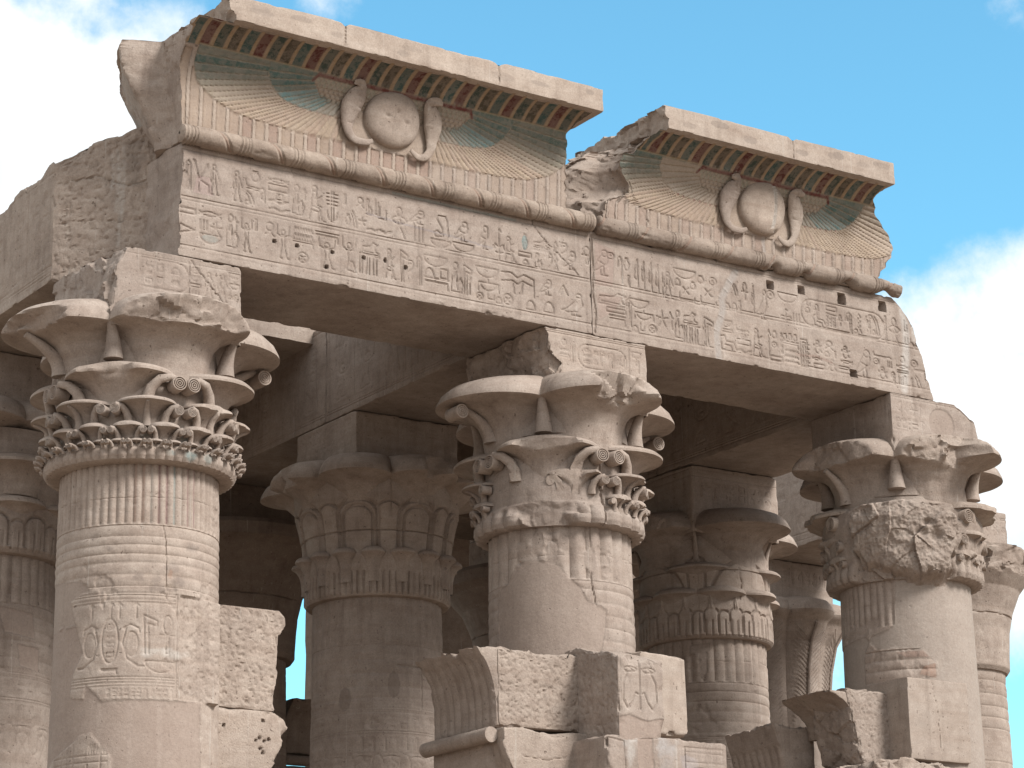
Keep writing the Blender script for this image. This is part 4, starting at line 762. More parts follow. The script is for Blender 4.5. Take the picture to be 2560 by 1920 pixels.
TXT_R = "bird 6.68 12.07 0.40 0.43;sun 6.83 12.20 0.15 0.11;hook 6.99 12.02 0.11 0.43;vase 7.11 12.12 0.12 0.20;stroke 7.14 11.87 0.05 0.18;reed 7.28 12.02 0.11 0.45;reed 7.40 12.01 0.09 0.44;reed 7.53 12.01 0.09 0.46;reed 7.65 11.99 0.09 0.48;staffman 7.84 11.94 0.20 0.43;basket 8.15 12.16 0.43 0.15;loaf 8.02 12.02 0.11 0.11;pot 8.30 12.01 0.11 0.12;pot 8.45 12.13 0.13 0.12;sun 8.67 12.14 0.15 0.13;cross 8.17 11.91 0.13 0.12;cross 8.58 11.95 0.14 0.13;ell 8.19 11.81 0.36 0.13;ell 8.58 11.81 0.37 0.15;leg 9.11 12.09 0.15 0.19;ankh 9.27 12.09 0.13 0.29;reed 9.42 12.00 0.07 0.45;duck 9.59 11.95 0.25 0.49;loaf 8.92 11.80 0.13 0.12;loaf 9.06 11.81 0.11 0.14;stroke 9.16 11.83 0.05 0.20;jackal 6.86 11.55 0.58 0.21;hook 7.12 11.40 0.14 0.43;box 6.90 11.39 0.35 0.07;table 6.92 11.25 0.30 0.16;basket 7.31 11.56 0.37 0.14;scale 7.39 11.39 0.39 0.17;loaf 7.23 11.18 0.12 0.10;ell 7.36 11.22 0.09 0.13;niwt 7.54 11.22 0.15 0.13;star 7.72 11.41 0.23 0.25;feather 7.89 11.41 0.09 0.29;sitb 8.02 11.37 0.20 0.46;jackal 8.23 11.50 0.27 0.19;cols 8.25 11.27 0.32 0.30;oar 8.48 11.31 0.08 0.35;flag 8.56 11.35 0.19 0.45;basket 8.89 11.53 0.24 0.11;box 8.91 11.42 0.21 0.04;arm 9.19 11.49 0.26 0.11;lion 8.92 11.24 0.35 0.24;sun 9.20 11.38 0.11 0.09;box 9.21 11.29 0.26 0.08;snake 9.21 11.15 0.29 0.11;seat 9.48 11.33 0.26 0.45;staff 9.69 11.35 0.10 0.46;sun 9.76 12.12 0.16 0.14;basket 10.09 12.13 0.40 0.15;sedge 10.04 11.84 0.22 0.22;strokes 10.24 11.82 0.17 0.19;cart 11.17 11.97 1.66 0.42;loaf 10.47 12.01 0.10 0.08;ell 10.49 12.11 0.08 0.08;ankh 10.65 12.04 0.10 0.18;lion 10.70 11.88 0.29 0.18;box 10.94 12.10 0.22 0.07;cols 10.93 11.92 0.22 0.22;ankh 11.11 11.95 0.09 0.18;hook 11.29 11.95 0.16 0.32;loaf 11.24 11.99 0.07 0.06;twist 11.49 11.96 0.10 0.32;loaf 11.42 11.83 0.10 0.07;loaf 11.72 12.11 0.11 0.06;stroke 11.64 11.98 0.03 0.25;reed 11.69 11.98 0.07 0.31;loaf 11.78 11.87 0.07 0.08;leg 11.86 11.98 0.16 0.31;stroke 12.02 11.96 0.04 0.44;girdle 12.20 11.95 0.28 0.47;ell 12.44 12.07 0.07 0.21;curl 12.57 12.12 0.07 0.10;snake 12.60 11.80 0.21 0.14;strokes 12.47 11.85 0.18 0.09;pot 9.80 11.51 0.10 0.12;sun 9.79 11.35 0.11 0.09;stroke 9.93 11.39 0.04 0.33;box 9.82 11.14 0.23 0.07;pot 10.00 11.51 0.08 0.11;pot 10.10 11.52 0.08 0.11;pot 10.20 11.52 0.08 0.11;table 10.11 11.40 0.32 0.11;wave 10.12 11.30 0.28 0.04;wave 10.11 11.21 0.28 0.04;wave 10.11 11.13 0.28 0.04;fort 10.37 11.31 0.20 0.45;scarab 10.63 11.45 0.16 0.23;mouth 10.61 11.26 0.19 0.07;box 10.65 11.15 0.22 0.07;head 10.86 11.51 0.17 0.15;loaf 10.81 11.37 0.10 0.08;stroke 10.97 11.38 0.03 0.11;scarab 10.90 11.20 0.16 0.21;scarab 11.18 11.45 0.16 0.22;mouth 11.19 11.30 0.24 0.08;box 11.13 11.20 0.21 0.04;bird 11.55 11.33 0.45 0.50;sqhole 11.32 11.15 0.16 0.11;arm 11.92 11.52 0.39 0.08;sun 11.79 11.41 0.13 0.10;strokes 12.06 11.40 0.12 0.10;scarab 11.91 11.24 0.18 0.22;hook 12.12 11.19 0.11 0.21;mouth 12.33 11.40 0.27 0.08;pot 12.33 11.52 0.11 0.11;box 12.32 11.32 0.23 0.04;fort 12.30 11.20 0.18 0.17;sun 12.57 11.49 0.15 0.13;table 12.68 11.37 0.25 0.08;stroke 12.50 11.18 0.04 0.14;leg 12.65 11.21 0.18 0.20;curl 12.82 11.22 0.11 0.21;sqhole 9.76 12.27 0.15 0.12;sqhole 10.36 12.30 0.14 0.11;sqhole 11.16 12.30 0.17 0.18;sqhole 11.98 12.32 0.16 0.16"
# ------------------------------------------------------------------ architraves with two lines of signs
fxz = lambda P: (P[:, 0], P[:, 2])
def front_canvas(x0, x1, txt, rnd):
    cv = Cv(x0-.02, x1+.02, 10.9, 12.62, .0085)
    lines(cv, x0, x1, (12.42,), .010, .014); lines(cv, x0, x1, (12.385,), .006, .006); lines(cv, x0, x1, (11.78,), .011, .016); lines(cv, x0, x1, (11.735,), .009, .010); lines(cv, x0, x1, (11.115,), .010, .014); lines(cv, x0, x1, (11.055,), .006, .006)
    glyphs(cv, txt, .0205, .0115); cv.wear(.5, x0); return cv
def torus(x0, x1, parent, sgn, ends, seed, notches=()):
    n = 64; m = int((x1-x0)/.011); X, T = np.meshgrid(np.linspace(x0, x1, m), np.linspace(0, 2*np.pi, n, endpoint=False)); x = X.ravel(); t = T.ravel(); P0 = np.stack([x, t*.3, t*0], 1)
    per = .78; ph = (x/per) % 1.0; d = np.zeros(len(x))
    for k in (.02, .085, .15, .205): d = np.maximum(d, .016*smooth(1.6-np.abs(ph-k)*per/.014))
    tt = ((t+np.pi) % (2*np.pi))/(2*np.pi)
    for o in (0, .06): 
        q = ph-(.30+.62*(tt if sgn > 0 else 1-tt)*1.0+o-.06); d = np.maximum(d, .018*smooth(1.6-np.abs(q)*per/.018))
    C = np.zeros((len(x), 4)); k = (np.abs(ph-(.30+.62*(tt if sgn > 0 else 1-tt)-.03)) < .03); C[k] = (*PINK, .5); 
    z0 = 12.605; y0 = -.985; r = .135-d+.008*fbm(P0*np.array([1, 1, 1]), 6, 4, .6, seed)
    wr = fbm(P0, 3, 3, .6, seed+4); r -= .05*np.clip(wr-.42, 0, .3)
    for xe, hw in notches: r -= .09*smooth(1-np.abs(x-xe)/hw)*smooth(np.cos(t-3.7)*.6+.6)
    if ends == 'r': r *= 1-.55*smooth((x-(x1-.55))/.55)*(.5+.5*fbm(P0, 4, 3, .6, 3.)); 
    k0 = 1-smooth(1-(x-x0)/(.25 if ends != 'r' else .35))*.85*(1 if ends else 0) if ends == 'l' else np.ones(len(x)); r *= k0
    e = np.minimum(x-x0, x1-x); r *= np.sqrt(np.clip(1-(1-np.clip(e/.06, 0, 1))**2, .02, 1))
    # theta = 0 up, increasing to the front
    V = np.stack([x, y0-r*np.sin(t), z0+r*np.cos(t)], 1)
    I = np.arange(m-1); J = np.arange(n); II, JJ = np.meshgrid(I, J); J2 = (JJ+1) % n
    Q = np.stack([JJ*m+II, JJ*m+II+1, J2*m+II+1, J2*m+II], -1).reshape(-1, 4)
    M_T = M_TORUS
    return link('torus_moulding', V, Q, M_T, parent, C, 50)
M_TORUS = stone('weathered_sandstone', (.235, .192, .163), (.33, .275, .235), .4, 0, .8)
def architrave_left():
    rnd = random.Random(1); x0, x1 = -.005, 6.470
    cv = front_canvas(0, 6.48, TXT_L, rnd)
    crack(cv, [(5.47, 12.55), (5.5, 12.43), (5.61, 12.29), (5.86, 12.1), (6.08, 11.95), (6.26, 11.8)], .005, .03)
    cv.pstroke([(2.8, 12.07), (3.4, 12.02), (4.2, 11.99), (4.8, 11.94)], (.22, .20, .22), .012, .5); cv.pstroke([(3.2, 12.44), (4.2, 12.43), (5.2, 12.43)], TEAL, .016, .35)
    cv.pfill(arc(5.35, 12.13, .05, .11), TEAL, .55); cv.pfill(arc(.46, 11.27, .12, .05), TEAL, .25); cv.pfill(C_(.2, 11.85, .5, 11.85, .45, 12.1, .25, 12.1), (.36, .26, .25), .4)
    cv.fill(arc(.08, 12.0, .09, .14, 0, 360, 9), .03)
    b = block('architrave', bx(x0, x1, -A_, A_, H1, 12.52), (6.48, 1.86, 1.55), M_STONE, None, .06, {'v0': .0125, 'w0': .05}, {'v0': (cv, fxz)}, {'u0': (.05, 3.)}, .008, .045, 1., tool={'u0': .02, 'w0': .01})
    tag(b, 'long left architrave block with two rows of carved hieroglyphs over the left bay', 'architrave', 'front architraves')
    torus(-.04, 6.50, b, 1, '', 1.)
def architrave_right():
    rnd = random.Random(2)
    cv = front_canvas(6.49, 12.95, TXT_R, rnd)
    f = [(9.11, 12.36), (9.0, 12.2), (8.91, 12.05), (8.83, 11.92), (8.85, 11.77), (8.81, 11.63), (8.72, 11.4), (8.72, 11.19), (8.74, 10.96)]
    for a, b_ in zip(f[:-1], f[1:]):
        n_ = np.array([-(b_[1]-a[1]), b_[0]-a[0]]); n_ = n_/np.linalg.norm(n_)*.07; cv.mask([a-n_, b_-n_, b_+n_, a+n_], 1, .02)
    cv.pstroke(f, GREYP, .055, .9); cv.pstroke([(12.40, 12.3), (12.44, 11.9), (12.38, 11.4), (12.33, 11.05)], (.55, .53, .5), .07, .5); cv.pstroke([(12.62, 12.2), (12.6, 11.9)], (.55, .53, .5), .05, .4)
    cv.pstroke([(10.2, 11.27), (10.6, 11.3), (10.9, 11.25)], (.25, .17, .14), .02, .6)
    cv.pfill(C_(6.55, 12.36, 6.9, 12.3, 6.85, 11.75, 6.55, 11.7), (.31, .22, .19), .5); cv.pfill(C_(6.55, 11.65, 7.0, 11.6, 6.9, 11.4, 6.6, 11.2), (.31, .22, .19), .4)
    cv.stroke([(6.5, 12.45), (6.52, 11.9), (6.5, 11.6), (6.55, 11.3), (6.52, 11.0)], .012, .03)
    xr = lambda w: np.interp(w, [0, .35, .62, .72, .82, 1], [12.95, 12.80, 12.66, 12.62, 12.52, 12.25])
    def mp(u, v, w): X = 6.476+(xr(w)-6.476)*u; return np.stack([X, -A_+1.86*v, H1-.012+1.552*w], 1)
    b = block('architrave', mp, (6.4, 1.86, 1.55), M_STONE, None, .06, {'v0': .0125, 'w0': .05, 'u1': .04}, {'v0': (cv, fxz)}, {'u1': (.07, 3.)}, .008, .05, 2., tool={'w0': .01})
    tag(b, 'right architrave block with cartouche and grey filled crack, broken off at its right end', 'architrave', 'front architraves')
    t = torus(6.53, 12.32, b, -1, 'r', 2., [(9.76, .12), (10.36, .1), (11.2, .2), (12.0, .22)])
architrave_left(); architrave_right()
# ------------------------------------------------------------------ cornices with winged disks
def cav_y(z): return -.97-.03*np.clip((z-12.7)/.5, 0, 1)-.73*(1-np.sqrt(np.clip(1-(np.clip((z-13.25)/.745, 0, .995))**2, 0, 1)))
C1_ = [(1.22, 13.79), (1.24, 13.70), (1.13, 13.57), (.92, 13.52), (.62, 13.51)]
C2_ = [(1.93, 13.79), (1.92, 13.66), (1.80, 13.50), (1.62, 13.38), (1.36, 13.33), (1.1, 13.32), (.65, 13.31)]
C3_ = [(2.98, 13.79), (2.98, 13.58), (2.90, 13.36), (2.66, 13.18), (2.28, 13.04), (1.75, 13.0), (1.3, 12.985), (.7, 12.99)]
def along(pts, n, endw=1.0):
    p = np.array(pts, float); s = np.concatenate([[0], np.cumsum(np.hypot(*np.diff(p, axis=0).T))]); t = np.linspace(0, 1, n)**endw*s[-1]
    return np.stack([np.interp(t, s, p[:, 0]), np.interp(t, s, p[:, 1])], 1)
def cornice_canvas(x0, x1, xc, seed, faded, strong_left):
    rnd = random.Random(seed); cv = Cv(x0-.1, x1+.1, 12.62, 14.02, .0085)
    p = .195; k0 = int((x0-xc)/p)-1; k1 = int((x1-xc)/p)+1
    cols = [(.085, .02, .018), (.032, .055, .046), (.06, .052, .036), (.035, .078, .074)]  # stripe pigments, darkened to carry the shade under the corona
    for k in range(k0, k1+1):
        xa = xc+k*p+.10; xb = xa+p
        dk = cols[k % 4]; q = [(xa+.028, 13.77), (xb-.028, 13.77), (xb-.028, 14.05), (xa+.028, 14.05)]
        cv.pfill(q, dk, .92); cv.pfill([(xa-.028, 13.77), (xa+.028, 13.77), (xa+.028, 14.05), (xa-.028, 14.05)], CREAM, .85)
        cv.fill(q, .008)
        # lower reeds: wide tinted strips and narrow pale raised ones
        wgt = 1.0 if (strong_left and xa < xc+.6) else .5
        zt = 13.05
        d = abs(xa+p/2-xc); ztop = np.interp(d, [0, 2.2, 2.53, 2.82, 2.97, 3.2], [12.98, 13.03, 13.16, 13.37, 13.6, 13.8])
        q = [(xa+.03, 12.6), (xb-.03, 12.6), (xb-.03, ztop), (xa+.03, ztop)]
        cv.fill(q, .018); cv.pfill(q, rnd.choice([PINK, (.345, .25, .185), PINK, (.36, .27, .20)]), .55*wgt); cv.stroke([(xa+.03, 12.6), (xa+.03, ztop)], .010, .030)
        if wgt > .9: cv.pfill([(xa-.03, 12.6), (xa+.03, 12.6), (xa+.03, ztop), (xa-.03, ztop)], (.44, .36, .29), .4)
    for sg in (-1, 1):
        f = lambda P: [(xc+sg*a, b) for a, b in P]
        body = C3_+[(0.3, 12.99), (0, 13.0), (0, 13.8)]
        cv.fill(f(body), -.004); cv.pfill(f(body), (.40, .31, .235), .45)
        n = 16; a1 = along(C1_, n); a2 = along(C2_, n); m = 27; b2 = along(C2_, m); b3 = along(C3_, m)
        for i in range(n-1):       # blue rank
            t = i/(n-1); A, B, Cc, D = a1[i], a1[i+1], a2[i+1], a2[i]
            al = (.95 if t < .4 else .85 if t < .66 else .45 if t < .85 else .15)*(1 if not faded or sg > 0 else .3)
            cv.pfill(f([A, B, Cc, D]), TEAL if t > .2 else TEAL2, al*rnd.uniform(.8, 1)); cv.stroke(f([A, D]), .0085, .016); cv.pstroke(f([A, D]), (.36, .29, .21), .006, .8)
            cv.stroke(f([D, ((D[0]+Cc[0])/2+.02, (D[1]+Cc[1])/2-.02), Cc]), .008, .012)
            if t > .35: cv.pfill(f(arc((D[0]+Cc[0])/2, (D[1]+Cc[1])/2-.012, .026, .02, 0, 360, 8)), (.25, .075, .07), .85 if faded else .5)
        for i in range(m-1):       # long feathers
            t = i/(m-1); A2, B2, C2, D2 = b2[i], b2[i+1], b3[i+1], b3[i]
            if t < .30: cv.pfill(f([A2, B2, C2, D2]), (.06, .115, .105) if t < .15 else (.14, .175, .145), (.95 if t < .1 else .7 if t < .19 else .35)*(1 if not faded or sg < 0 else .45)*rnd.uniform(.7, 1))
            else: cv.pfill(f([A2, B2, C2, D2]), rnd.choice([(.37, .29, .21), (.31, .235, .17), (.32, .23, .175)]), .6)
            cv.stroke(f([D2, A2]), .008, .017); cv.pstroke(f([D2, A2]), (.42, .35, .27), .007, .6)
            cv.stroke(f([D2, ((D2[0]+C2[0])/2+.0, (D2[1]+C2[1])/2-.022), C2]), .009, .014)
        # scale feathers next to the disk
        for r_ in range(6):
            for q in range(13):
                x = .30+q*.077+(.038 if r_ % 2 else 0); z = 13.77-r_*.05-.02*q*0
                lim = np.interp(x, [.3, .92, 1.13, 1.24], [13.5, 13.5, 13.56, 13.68])
                if z < lim or x > 1.22: continue
                cv.fill(f(arc(x, z, .035, .05, 0, 360, 10)), -.012); cv.stroke(f(arc(x, z, .036, .05, 180, 360, 10)), .008, .016); cv.pfill(f(arc(x, z, .03, .044, 0, 360, 8)), (.34, .30, .245), .45); cv.pstroke(f(arc(x, z-.004, .037, .05, 185, 355, 10)), (.17, .13, .10), .0065, .7)
                if r_ < 3: cv.pfill(f(arc(x, z, .025, .04, 0, 360, 8)), (.22, .25, .2), .5)
        cv.pstroke(f([(1.26, 13.70), (1.2, 13.77), (.9, 13.765), (.5, 13.77), (.0, 13.765)]), RED, .020, .95); cv.stroke(f([(1.26, 13.70), (1.2, 13.77), (.9, 13.765), (.0, 13.765)]), .016, -.010)
        cv.pstroke(f([(1.3, 13.79), (2.0, 13.79), (3.0, 13.79)]), (.30, .24, .15), .008, .7)
    return cv
def solar_disk(parent, xc, zc, rx, rz, crackd=False, seed=0.):
    n, m = 64, 26; V = []; t = np.linspace(0, 2*np.pi, n, endpoint=False)
    for k in range(m):
        a = k/(m-1)*np.pi/2; V.append(np.stack([xc+rx*np.cos(t)*np.cos(a)**.75 if k < m-1 else np.full(n, xc), np.full(n, -1.0-.03*(k > 0)-.135*np.sin(a)) , zc+rz*np.sin(t)*np.cos(a)**.75 if k < m-1 else np.full(n, zc)], 1))
    V = np.concatenate(V); V[:, 1] -= .12*np.clip((V[:, 2]-13.25)/.5, 0, 1)**1.5; V[:n, 1] += .2
    V[:, 1] += .008*fbm(V, 5, 3, .6, seed)
    for x, z in ((-.13, .12), (.02, .2), (.17, .08)) if not crackd else ():
        g = np.exp(-(((V[:, 0]-xc-x)/.03)**2+((V[:, 2]-zc-z+.12)/.025)**2)); V[:, 1] += .03*g
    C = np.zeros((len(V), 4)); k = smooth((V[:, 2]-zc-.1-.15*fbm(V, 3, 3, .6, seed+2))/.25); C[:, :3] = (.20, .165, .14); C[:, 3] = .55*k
    if crackd:
        g = np.abs(V[:, 0]-xc-.18+.25*np.abs(V[:, 2]-zc)**1.5*np.sign(V[:, 2]-zc+.3)); V[:, 1] += .04*smooth(1-g/.03); w = smooth(1.3-g/.04); C[:, :3] = np.where((w > .2)[:, None], (.52, .49, .45), C[:, :3]); C[:, 3] = np.maximum(C[:, 3], w*.8)
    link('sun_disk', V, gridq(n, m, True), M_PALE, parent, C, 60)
def cobra(parent, xc, sg, zc, seed, side):
    """rearing cobra beside the disk: neck hood, head turned outwards, tail curled under the disk"""
    mb = MB(); y = lambda z: cav_y(np.array(z))*1.0
    pts = [(.30, 13.06), (.40, 12.98), (.52, 12.985), (.615, 13.10), (.635, 13.28), (.64, 13.45), (.60, 13.58), (.50, 13.70), (.52, 13.745), (.62, 13.76), (.70, 13.74)] if side else [(.30, 13.07), (.40, 13.02), (.58, 13.02), (.69, 13.12), (.70, 13.30), (.66, 13.50), (.60, 13.62), (.56, 13.72), (.60, 13.77), (.70, 13.76)]
    w = [.035, .05, .055, .06, .085, .115, .105, .065, .055, .055, .03] if side else [.035, .05, .055, .065, .09, .125, .11, .065, .055, .03]
    p = [(xc+sg*a, float(y(b))-.075, b+zc-13.44) for a, b in pts]; pa = np.array(p); t = np.linspace(0, len(p)-1, 40); P = np.stack([np.interp(t, range(len(p)), pa[:, k]) for k in range(3)], 1); ww = np.interp(t, range(len(p)), w)
    for k in range(2): P[1:-1] = (P[:-2]+2*P[1:-1]+P[2:])/4
    ww = ww*np.interp(t/(len(p)-1), [0, .3, .5, .7, .85, 1], [.85, 1, 1.25, 1.25, 1, .9]); mb.tube(P, ww, 20)
    o = mb.build('cobra', M_PALE if side else M_STONE, parent, lambda V: np.stack([V[:, 0], cav_y(V[:, 2])-.05+(V[:, 1]-cav_y(V[:, 2])+.05)*.48, V[:, 2]], 1)+np.stack([0*V[:, 0], .008*fbm(V, 9, 3, .6, seed)+.012*(np.abs(((V[:, 2]*14) % 1)-.5) < .16)*(V[:, 2] > 13.15), 0*V[:, 0]], 1))
def cornice(x0, x1, xc, label, seed, left, right, faded, corona, strong):
    cv = cornice_canvas(x0-.8, x1+.1, xc, seed, faded, strong)
    if seed == 2:
        crack(cv, [(7.08, 13.35), (7.3, 13.05), (7.62, 12.7)], .008, .03); cv.stroke([(9.62, 12.95), (9.7, 12.62)], .03, .02); cv.pstroke([(9.62, 12.95), (9.7, 12.62)], GREYP, .035, .8)
    zz = [12.526, 13.988]; sidecv = Cv(.3, 1.9, 12.6, 14.05, .012)
    if seed == 1:
        sidecv.stroke([(.66, 13.95), (.66, 13.27)]+list(arc(.78, 13.27, .12, .11, 180, 360, 9))+[(.90, 13.95)], .012, .02); sidecv.stroke([(.96, 14.0), (.96, 12.7)], .01, .012)
        for k in range(7): glyphs(sidecv, random_text(.69, .87, 13.25+k*.09, 13.33+k*.09, random.Random(k)), .016, .008)
    def mp(u, v, w):
        z = zz[0]+(zz[1]-zz[0])*(1-np.clip(1-w, 0, 1)**1.8); yf = cav_y(z); y = yf+(.55-yf)*v; xl = left(z, y); xr = right(z, y); return np.stack([xl+(xr-xl)*u, y, z], 1)
    b = block('cornice', mp, (x1-x0, 1.6, 1.33), M_STONE, None, .05, {'v0': .0115, 'u0': .022, 'u1': .022, 'w0': .08}, {'v0': (cv, fxz), 'u0': (sidecv, lambda P: (-P[:, 1], P[:, 2]))}, {'u1': (.05, 3.5), 'u0': (.07 if seed == 1 else .22, 2.6)}, .006, .02, seed*3.)
    tag(b, label, 'cornice', 'cornice blocks')
    xa, xb, notch = corona
    cc = Cv(xa-.1, xb+.1, 13.9, 14.5, .012); rnd = random.Random(seed)
    for k in range(9): x = rnd.uniform(xa+.3, xb-.2); cc.pfill(arc(x, 14.1+rnd.uniform(0, .15), rnd.uniform(.06, .2), rnd.uniform(.03, .06), 0, 360, 10), (.22, .18, .155), rnd.uniform(.3, .65))
    for x in notch: cc.stroke([(x, 14.36), (x+.01, 14.2), (x, 13.98)], .007, .03)
    zt = lambda X: 14.335+0*X
    def mc(u, v, w):
        z = 13.987+.35*w; y = -1.735+2.2*v; xl = xa+(-.12 if seed == 1 else -.05)*w; X = xl+(xb-xl)*u
        for xn in notch: z = z-.05*w*np.exp(-((X-xn)/.05)**2)
        z = z-.006*w*(1+np.sin(X*2+1))+.0*X
        return np.stack([X, y, z], 1)
    block('corona', mc, (xb-xa, 2.2, .35), M_PALE, b, .05, {'v0': .014, 'u0': .025, 'w1': .05}, {'v0': (cc, fxz)}, {'u0': (.16, 2.6)}, .005, .018, seed*5.)
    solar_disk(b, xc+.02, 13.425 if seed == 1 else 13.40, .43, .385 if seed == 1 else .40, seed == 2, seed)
    for sg in (-1, 1): cobra(b, xc+.02, sg, 13.44 if seed == 1 else 13.40, seed+sg, sg > 0)
    return b
def left1(z, y):
    z, y = np.broadcast_arrays(z, y); f = np.clip((z-12.75)/1.2, 0, 1); back = smooth((y+.64)/.22)
    return (-.03-.12*f)*(1-back)+back*(np.interp(z, [12.65, 12.92, 13.31, 13.66, 13.9, 14.], [-.12, -.26, -.47, -.65, -.68, -.62])+np.clip(y+.4, 0, 2)*.5)
cornice(-.1, 6.08, 3.09, 'left cornice block with turquoise winged sun disk and flaring broken left corner', 1, left1,
        lambda z, y: np.interp(z, [12.6, 13.3, 13.6, 13.8, 14.0], [6.05, 6.07, 6.02, 5.93, 6.10])+.012*np.sin(z*41)+0*y, False, (.30, 6.19, (1.98, 4.42)), True)
cornice(6.6, 12.2, 9.54, 'right cornice block with faded winged sun disk and ragged broken left end', 2,
        lambda z, y: np.interp(z, [12.6, 12.78, 13.02, 13.12, 13.30, 13.55, 13.85, 14.0], [6.62, 6.60, 6.62, 6.86, 7.02, 6.86, 7.02, 7.2])-np.clip((y+.9)/.5, 0, 1)*np.interp(z, [12.6, 13.0, 13.3, 13.7, 14.], [.25, .5, .75, .45, .3]),
        lambda z, y: np.interp(z, [12.6, 12.85, 13.2, 13.36, 13.52, 13.68, 13.86, 14.], [11.76, 11.98, 12.22, 12.21, 12.05, 11.80, 11.62, 11.60])+.02*np.sin(z*37)+0*y, True, (7.27, 11.65, (9.65,)), False)
# broken lump of the missing corner piece riding on the left end of the left cornice
def lump(name, mp, dims, label, cat, seed, amp=.12, parent=None, mat=M_ROUGH, s=2.4, res=.03):
    def post(V): return V+(amp*rock(V, s, seed))[:, None]*np.array([.6, .6, .5])+(amp*.3*fbm(V, 6, 3, .6, seed))[:, None]
    o = block(name, mp, dims, mat, parent, res, post=post, wear=.05, chip=.06, seed=seed)
    if label: tag(o, label, cat)
    return o
# ------------------------------------------------------------------ beams running back into the hall
def beams():
    rnd = random.Random(77)
    def side_cv(y0, y1):
        cv = Cv(y0, y1, 10.9, 12.7, .013); lines(cv, y0, y1, (11.15, 11.11, 11.2, 11.07), .008, .012); lines(cv, y0, y1, (12.5,))
        for k in range(int((y1-y0)/.75)):
            y = y0+.2+k*.75; glyphs(cv, random_text(y, y+.62, 11.9, 12.35, rnd), .012, .010); glyphs(cv, '%s %.2f 11.58 .5 .7' % (rnd.choice(['seat', 'man', 'sitb', 'kneel', 'bird']), y+.28), .014, .012); cv.stroke([(y+.68, 11.22), (y+.68, 12.45)], .01, .012)
        return cv
    def beamA(u, v, w):
        yl = .86+(9.9-.86)*v; yr = -.06+(9.9+.06)*v; y = yl*(1-u)+yr*u
        xr = np.interp(v, [0, .095, 1], [.10, .93, .93]); X = -.93*(1-u)+xr*u
        top = 12.70+.50*u-.25*np.clip((y-1.0)/2.5, 0, 1)*(1-u)-.45*np.clip((y-.9)/3, 0, 1)*u
        return np.stack([X, y, 10.976+(top-10.976)*w], 1)
    cvA = side_cv(.8, 9.9); cvm = Cv(-1.1, .3, 10.9, 13.3, .012)
    for x, z0_, z1_ in ((-.30, 12.75, 11.9), (-.24, 12.8, 11.75), (-.35, 12.7, 12.2), (-.27, 12.5, 11.4)): cvm.pstroke([(x, z0_), (x+.015, (z0_+z1_)/2), (x, z1_)], (.47, .43, .39), .018, .5)
    cvm.pblob(arc(-.12, 12.6, .1, .35), (.20, .165, .14), .6, .06); crack(cvm, [(-.75, 12.35), (-.5, 12.4), (-.2, 12.25), (.05, 12.3)], .007, .03); crack(cvm, [(-.95, 11.75), (-.6, 11.8), (-.1, 11.72)], .006, .025)
    o = block('cross_beam', beamA, (1.3, 9.2, 1.7), M_ROUGH, None, .06, {'v0': .018, 'u0': .022, 'w1': .03}, {'u0': (cvA, lambda P: (P[:, 1], P[:, 2])), 'v0': (cvm, fxz)}, {'w1': (.12, 1.5), 'v0': (.015, 4.)}, .015, .09, 31., tool={'v0': .034})
    tag(o, 'broken cross beam with stippled mitred end above the left front column', 'beam', 'cross beams')
    for i, (xc, lab) in enumerate(((S, 'carved cross beam running back from the middle front column into shadow'), (2*S, 'carved cross beam running back from the right front column over the right bay'))):
        for j, (y0, y1) in enumerate(((.935, T2), (T2+.006, 2*T2+.9))):
            cv = side_cv(y0, y1)
            o = block('cross_beam', bx(xc-A_, xc+A_, y0, y1, H1+.002, 12.58), (1.86, y1-y0, 1.6), M_STONE if i or j == 0 else M_STONE, None, .07, {'u0': .02}, {'u0': (cv, lambda P: (P[:, 1], P[:, 2]))}, {}, .008, .05, 40.+i*3+j)
            tag(o, lab if j == 0 else 'rear length of carved cross beam behind the second row, %s' % ('left of the middle column' if i == 0 else 'right of the middle column'), 'beam', 'cross beams')
    # roof slabs
    def slab(x0, x1, y0, y1, z0, z1, label, seed):
        o = block('roof_slab', bx(x0, x1, y0, y1, z0, z1), (x1-x0, y1-y0, z1-z0), M_STONE, None, .12, {}, {}, {}, .02, .06, seed); tag(o, label, 'roof slab', 'roof slabs over the hall')
    slab(.2, S-.3, .95, 3.5, 12.60, 13.0, 'roof slab behind the left cornice, dark from below', 1.)
    slab(-.6, S-.93+.3, 5.35, 2*T2+1, 12.37, 12.82, 'pale front edge of roof slab in the left bay beside the carved beam', 2.)
    slab(S-.2, 2*S+.3, .95, 4.6, 12.60, 13.0, 'roof slab over the right bay behind the right cornice', 3.)
    slab(S-.2, 2*S+.3, 4.62, 3*T2+2.4, 12.60, 13.0, 'roof slab over the dark middle of the hall', 4.)
    slab(2*S+.31, 22.6, 2*T2+1.3, 3*T2+2.4, 12.62, 13.0, 'added roof slab shading the very back of the hall', 5.)  # added slab, put there to keep skylight off the back wall
    # architraves of the rear rows
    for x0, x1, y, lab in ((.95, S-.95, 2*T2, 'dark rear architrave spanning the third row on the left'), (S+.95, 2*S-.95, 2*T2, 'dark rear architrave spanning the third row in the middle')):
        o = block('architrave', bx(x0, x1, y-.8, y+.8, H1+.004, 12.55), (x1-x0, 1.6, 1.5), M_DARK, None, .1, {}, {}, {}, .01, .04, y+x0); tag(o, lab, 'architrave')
    o = block('cross_beam', bx(18.5-.86, 18.5+.86, T2+.9, 2*T2+.95, H1+.002, 12.5), (1.7, 4.8, 1.5), M_STONE, None, .07, {'u0': .02}, {'u0': (side_cv(T2, 2*T2+1), lambda P: (P[:, 1], P[:, 2]))}, {}, .01, .06, 55.)
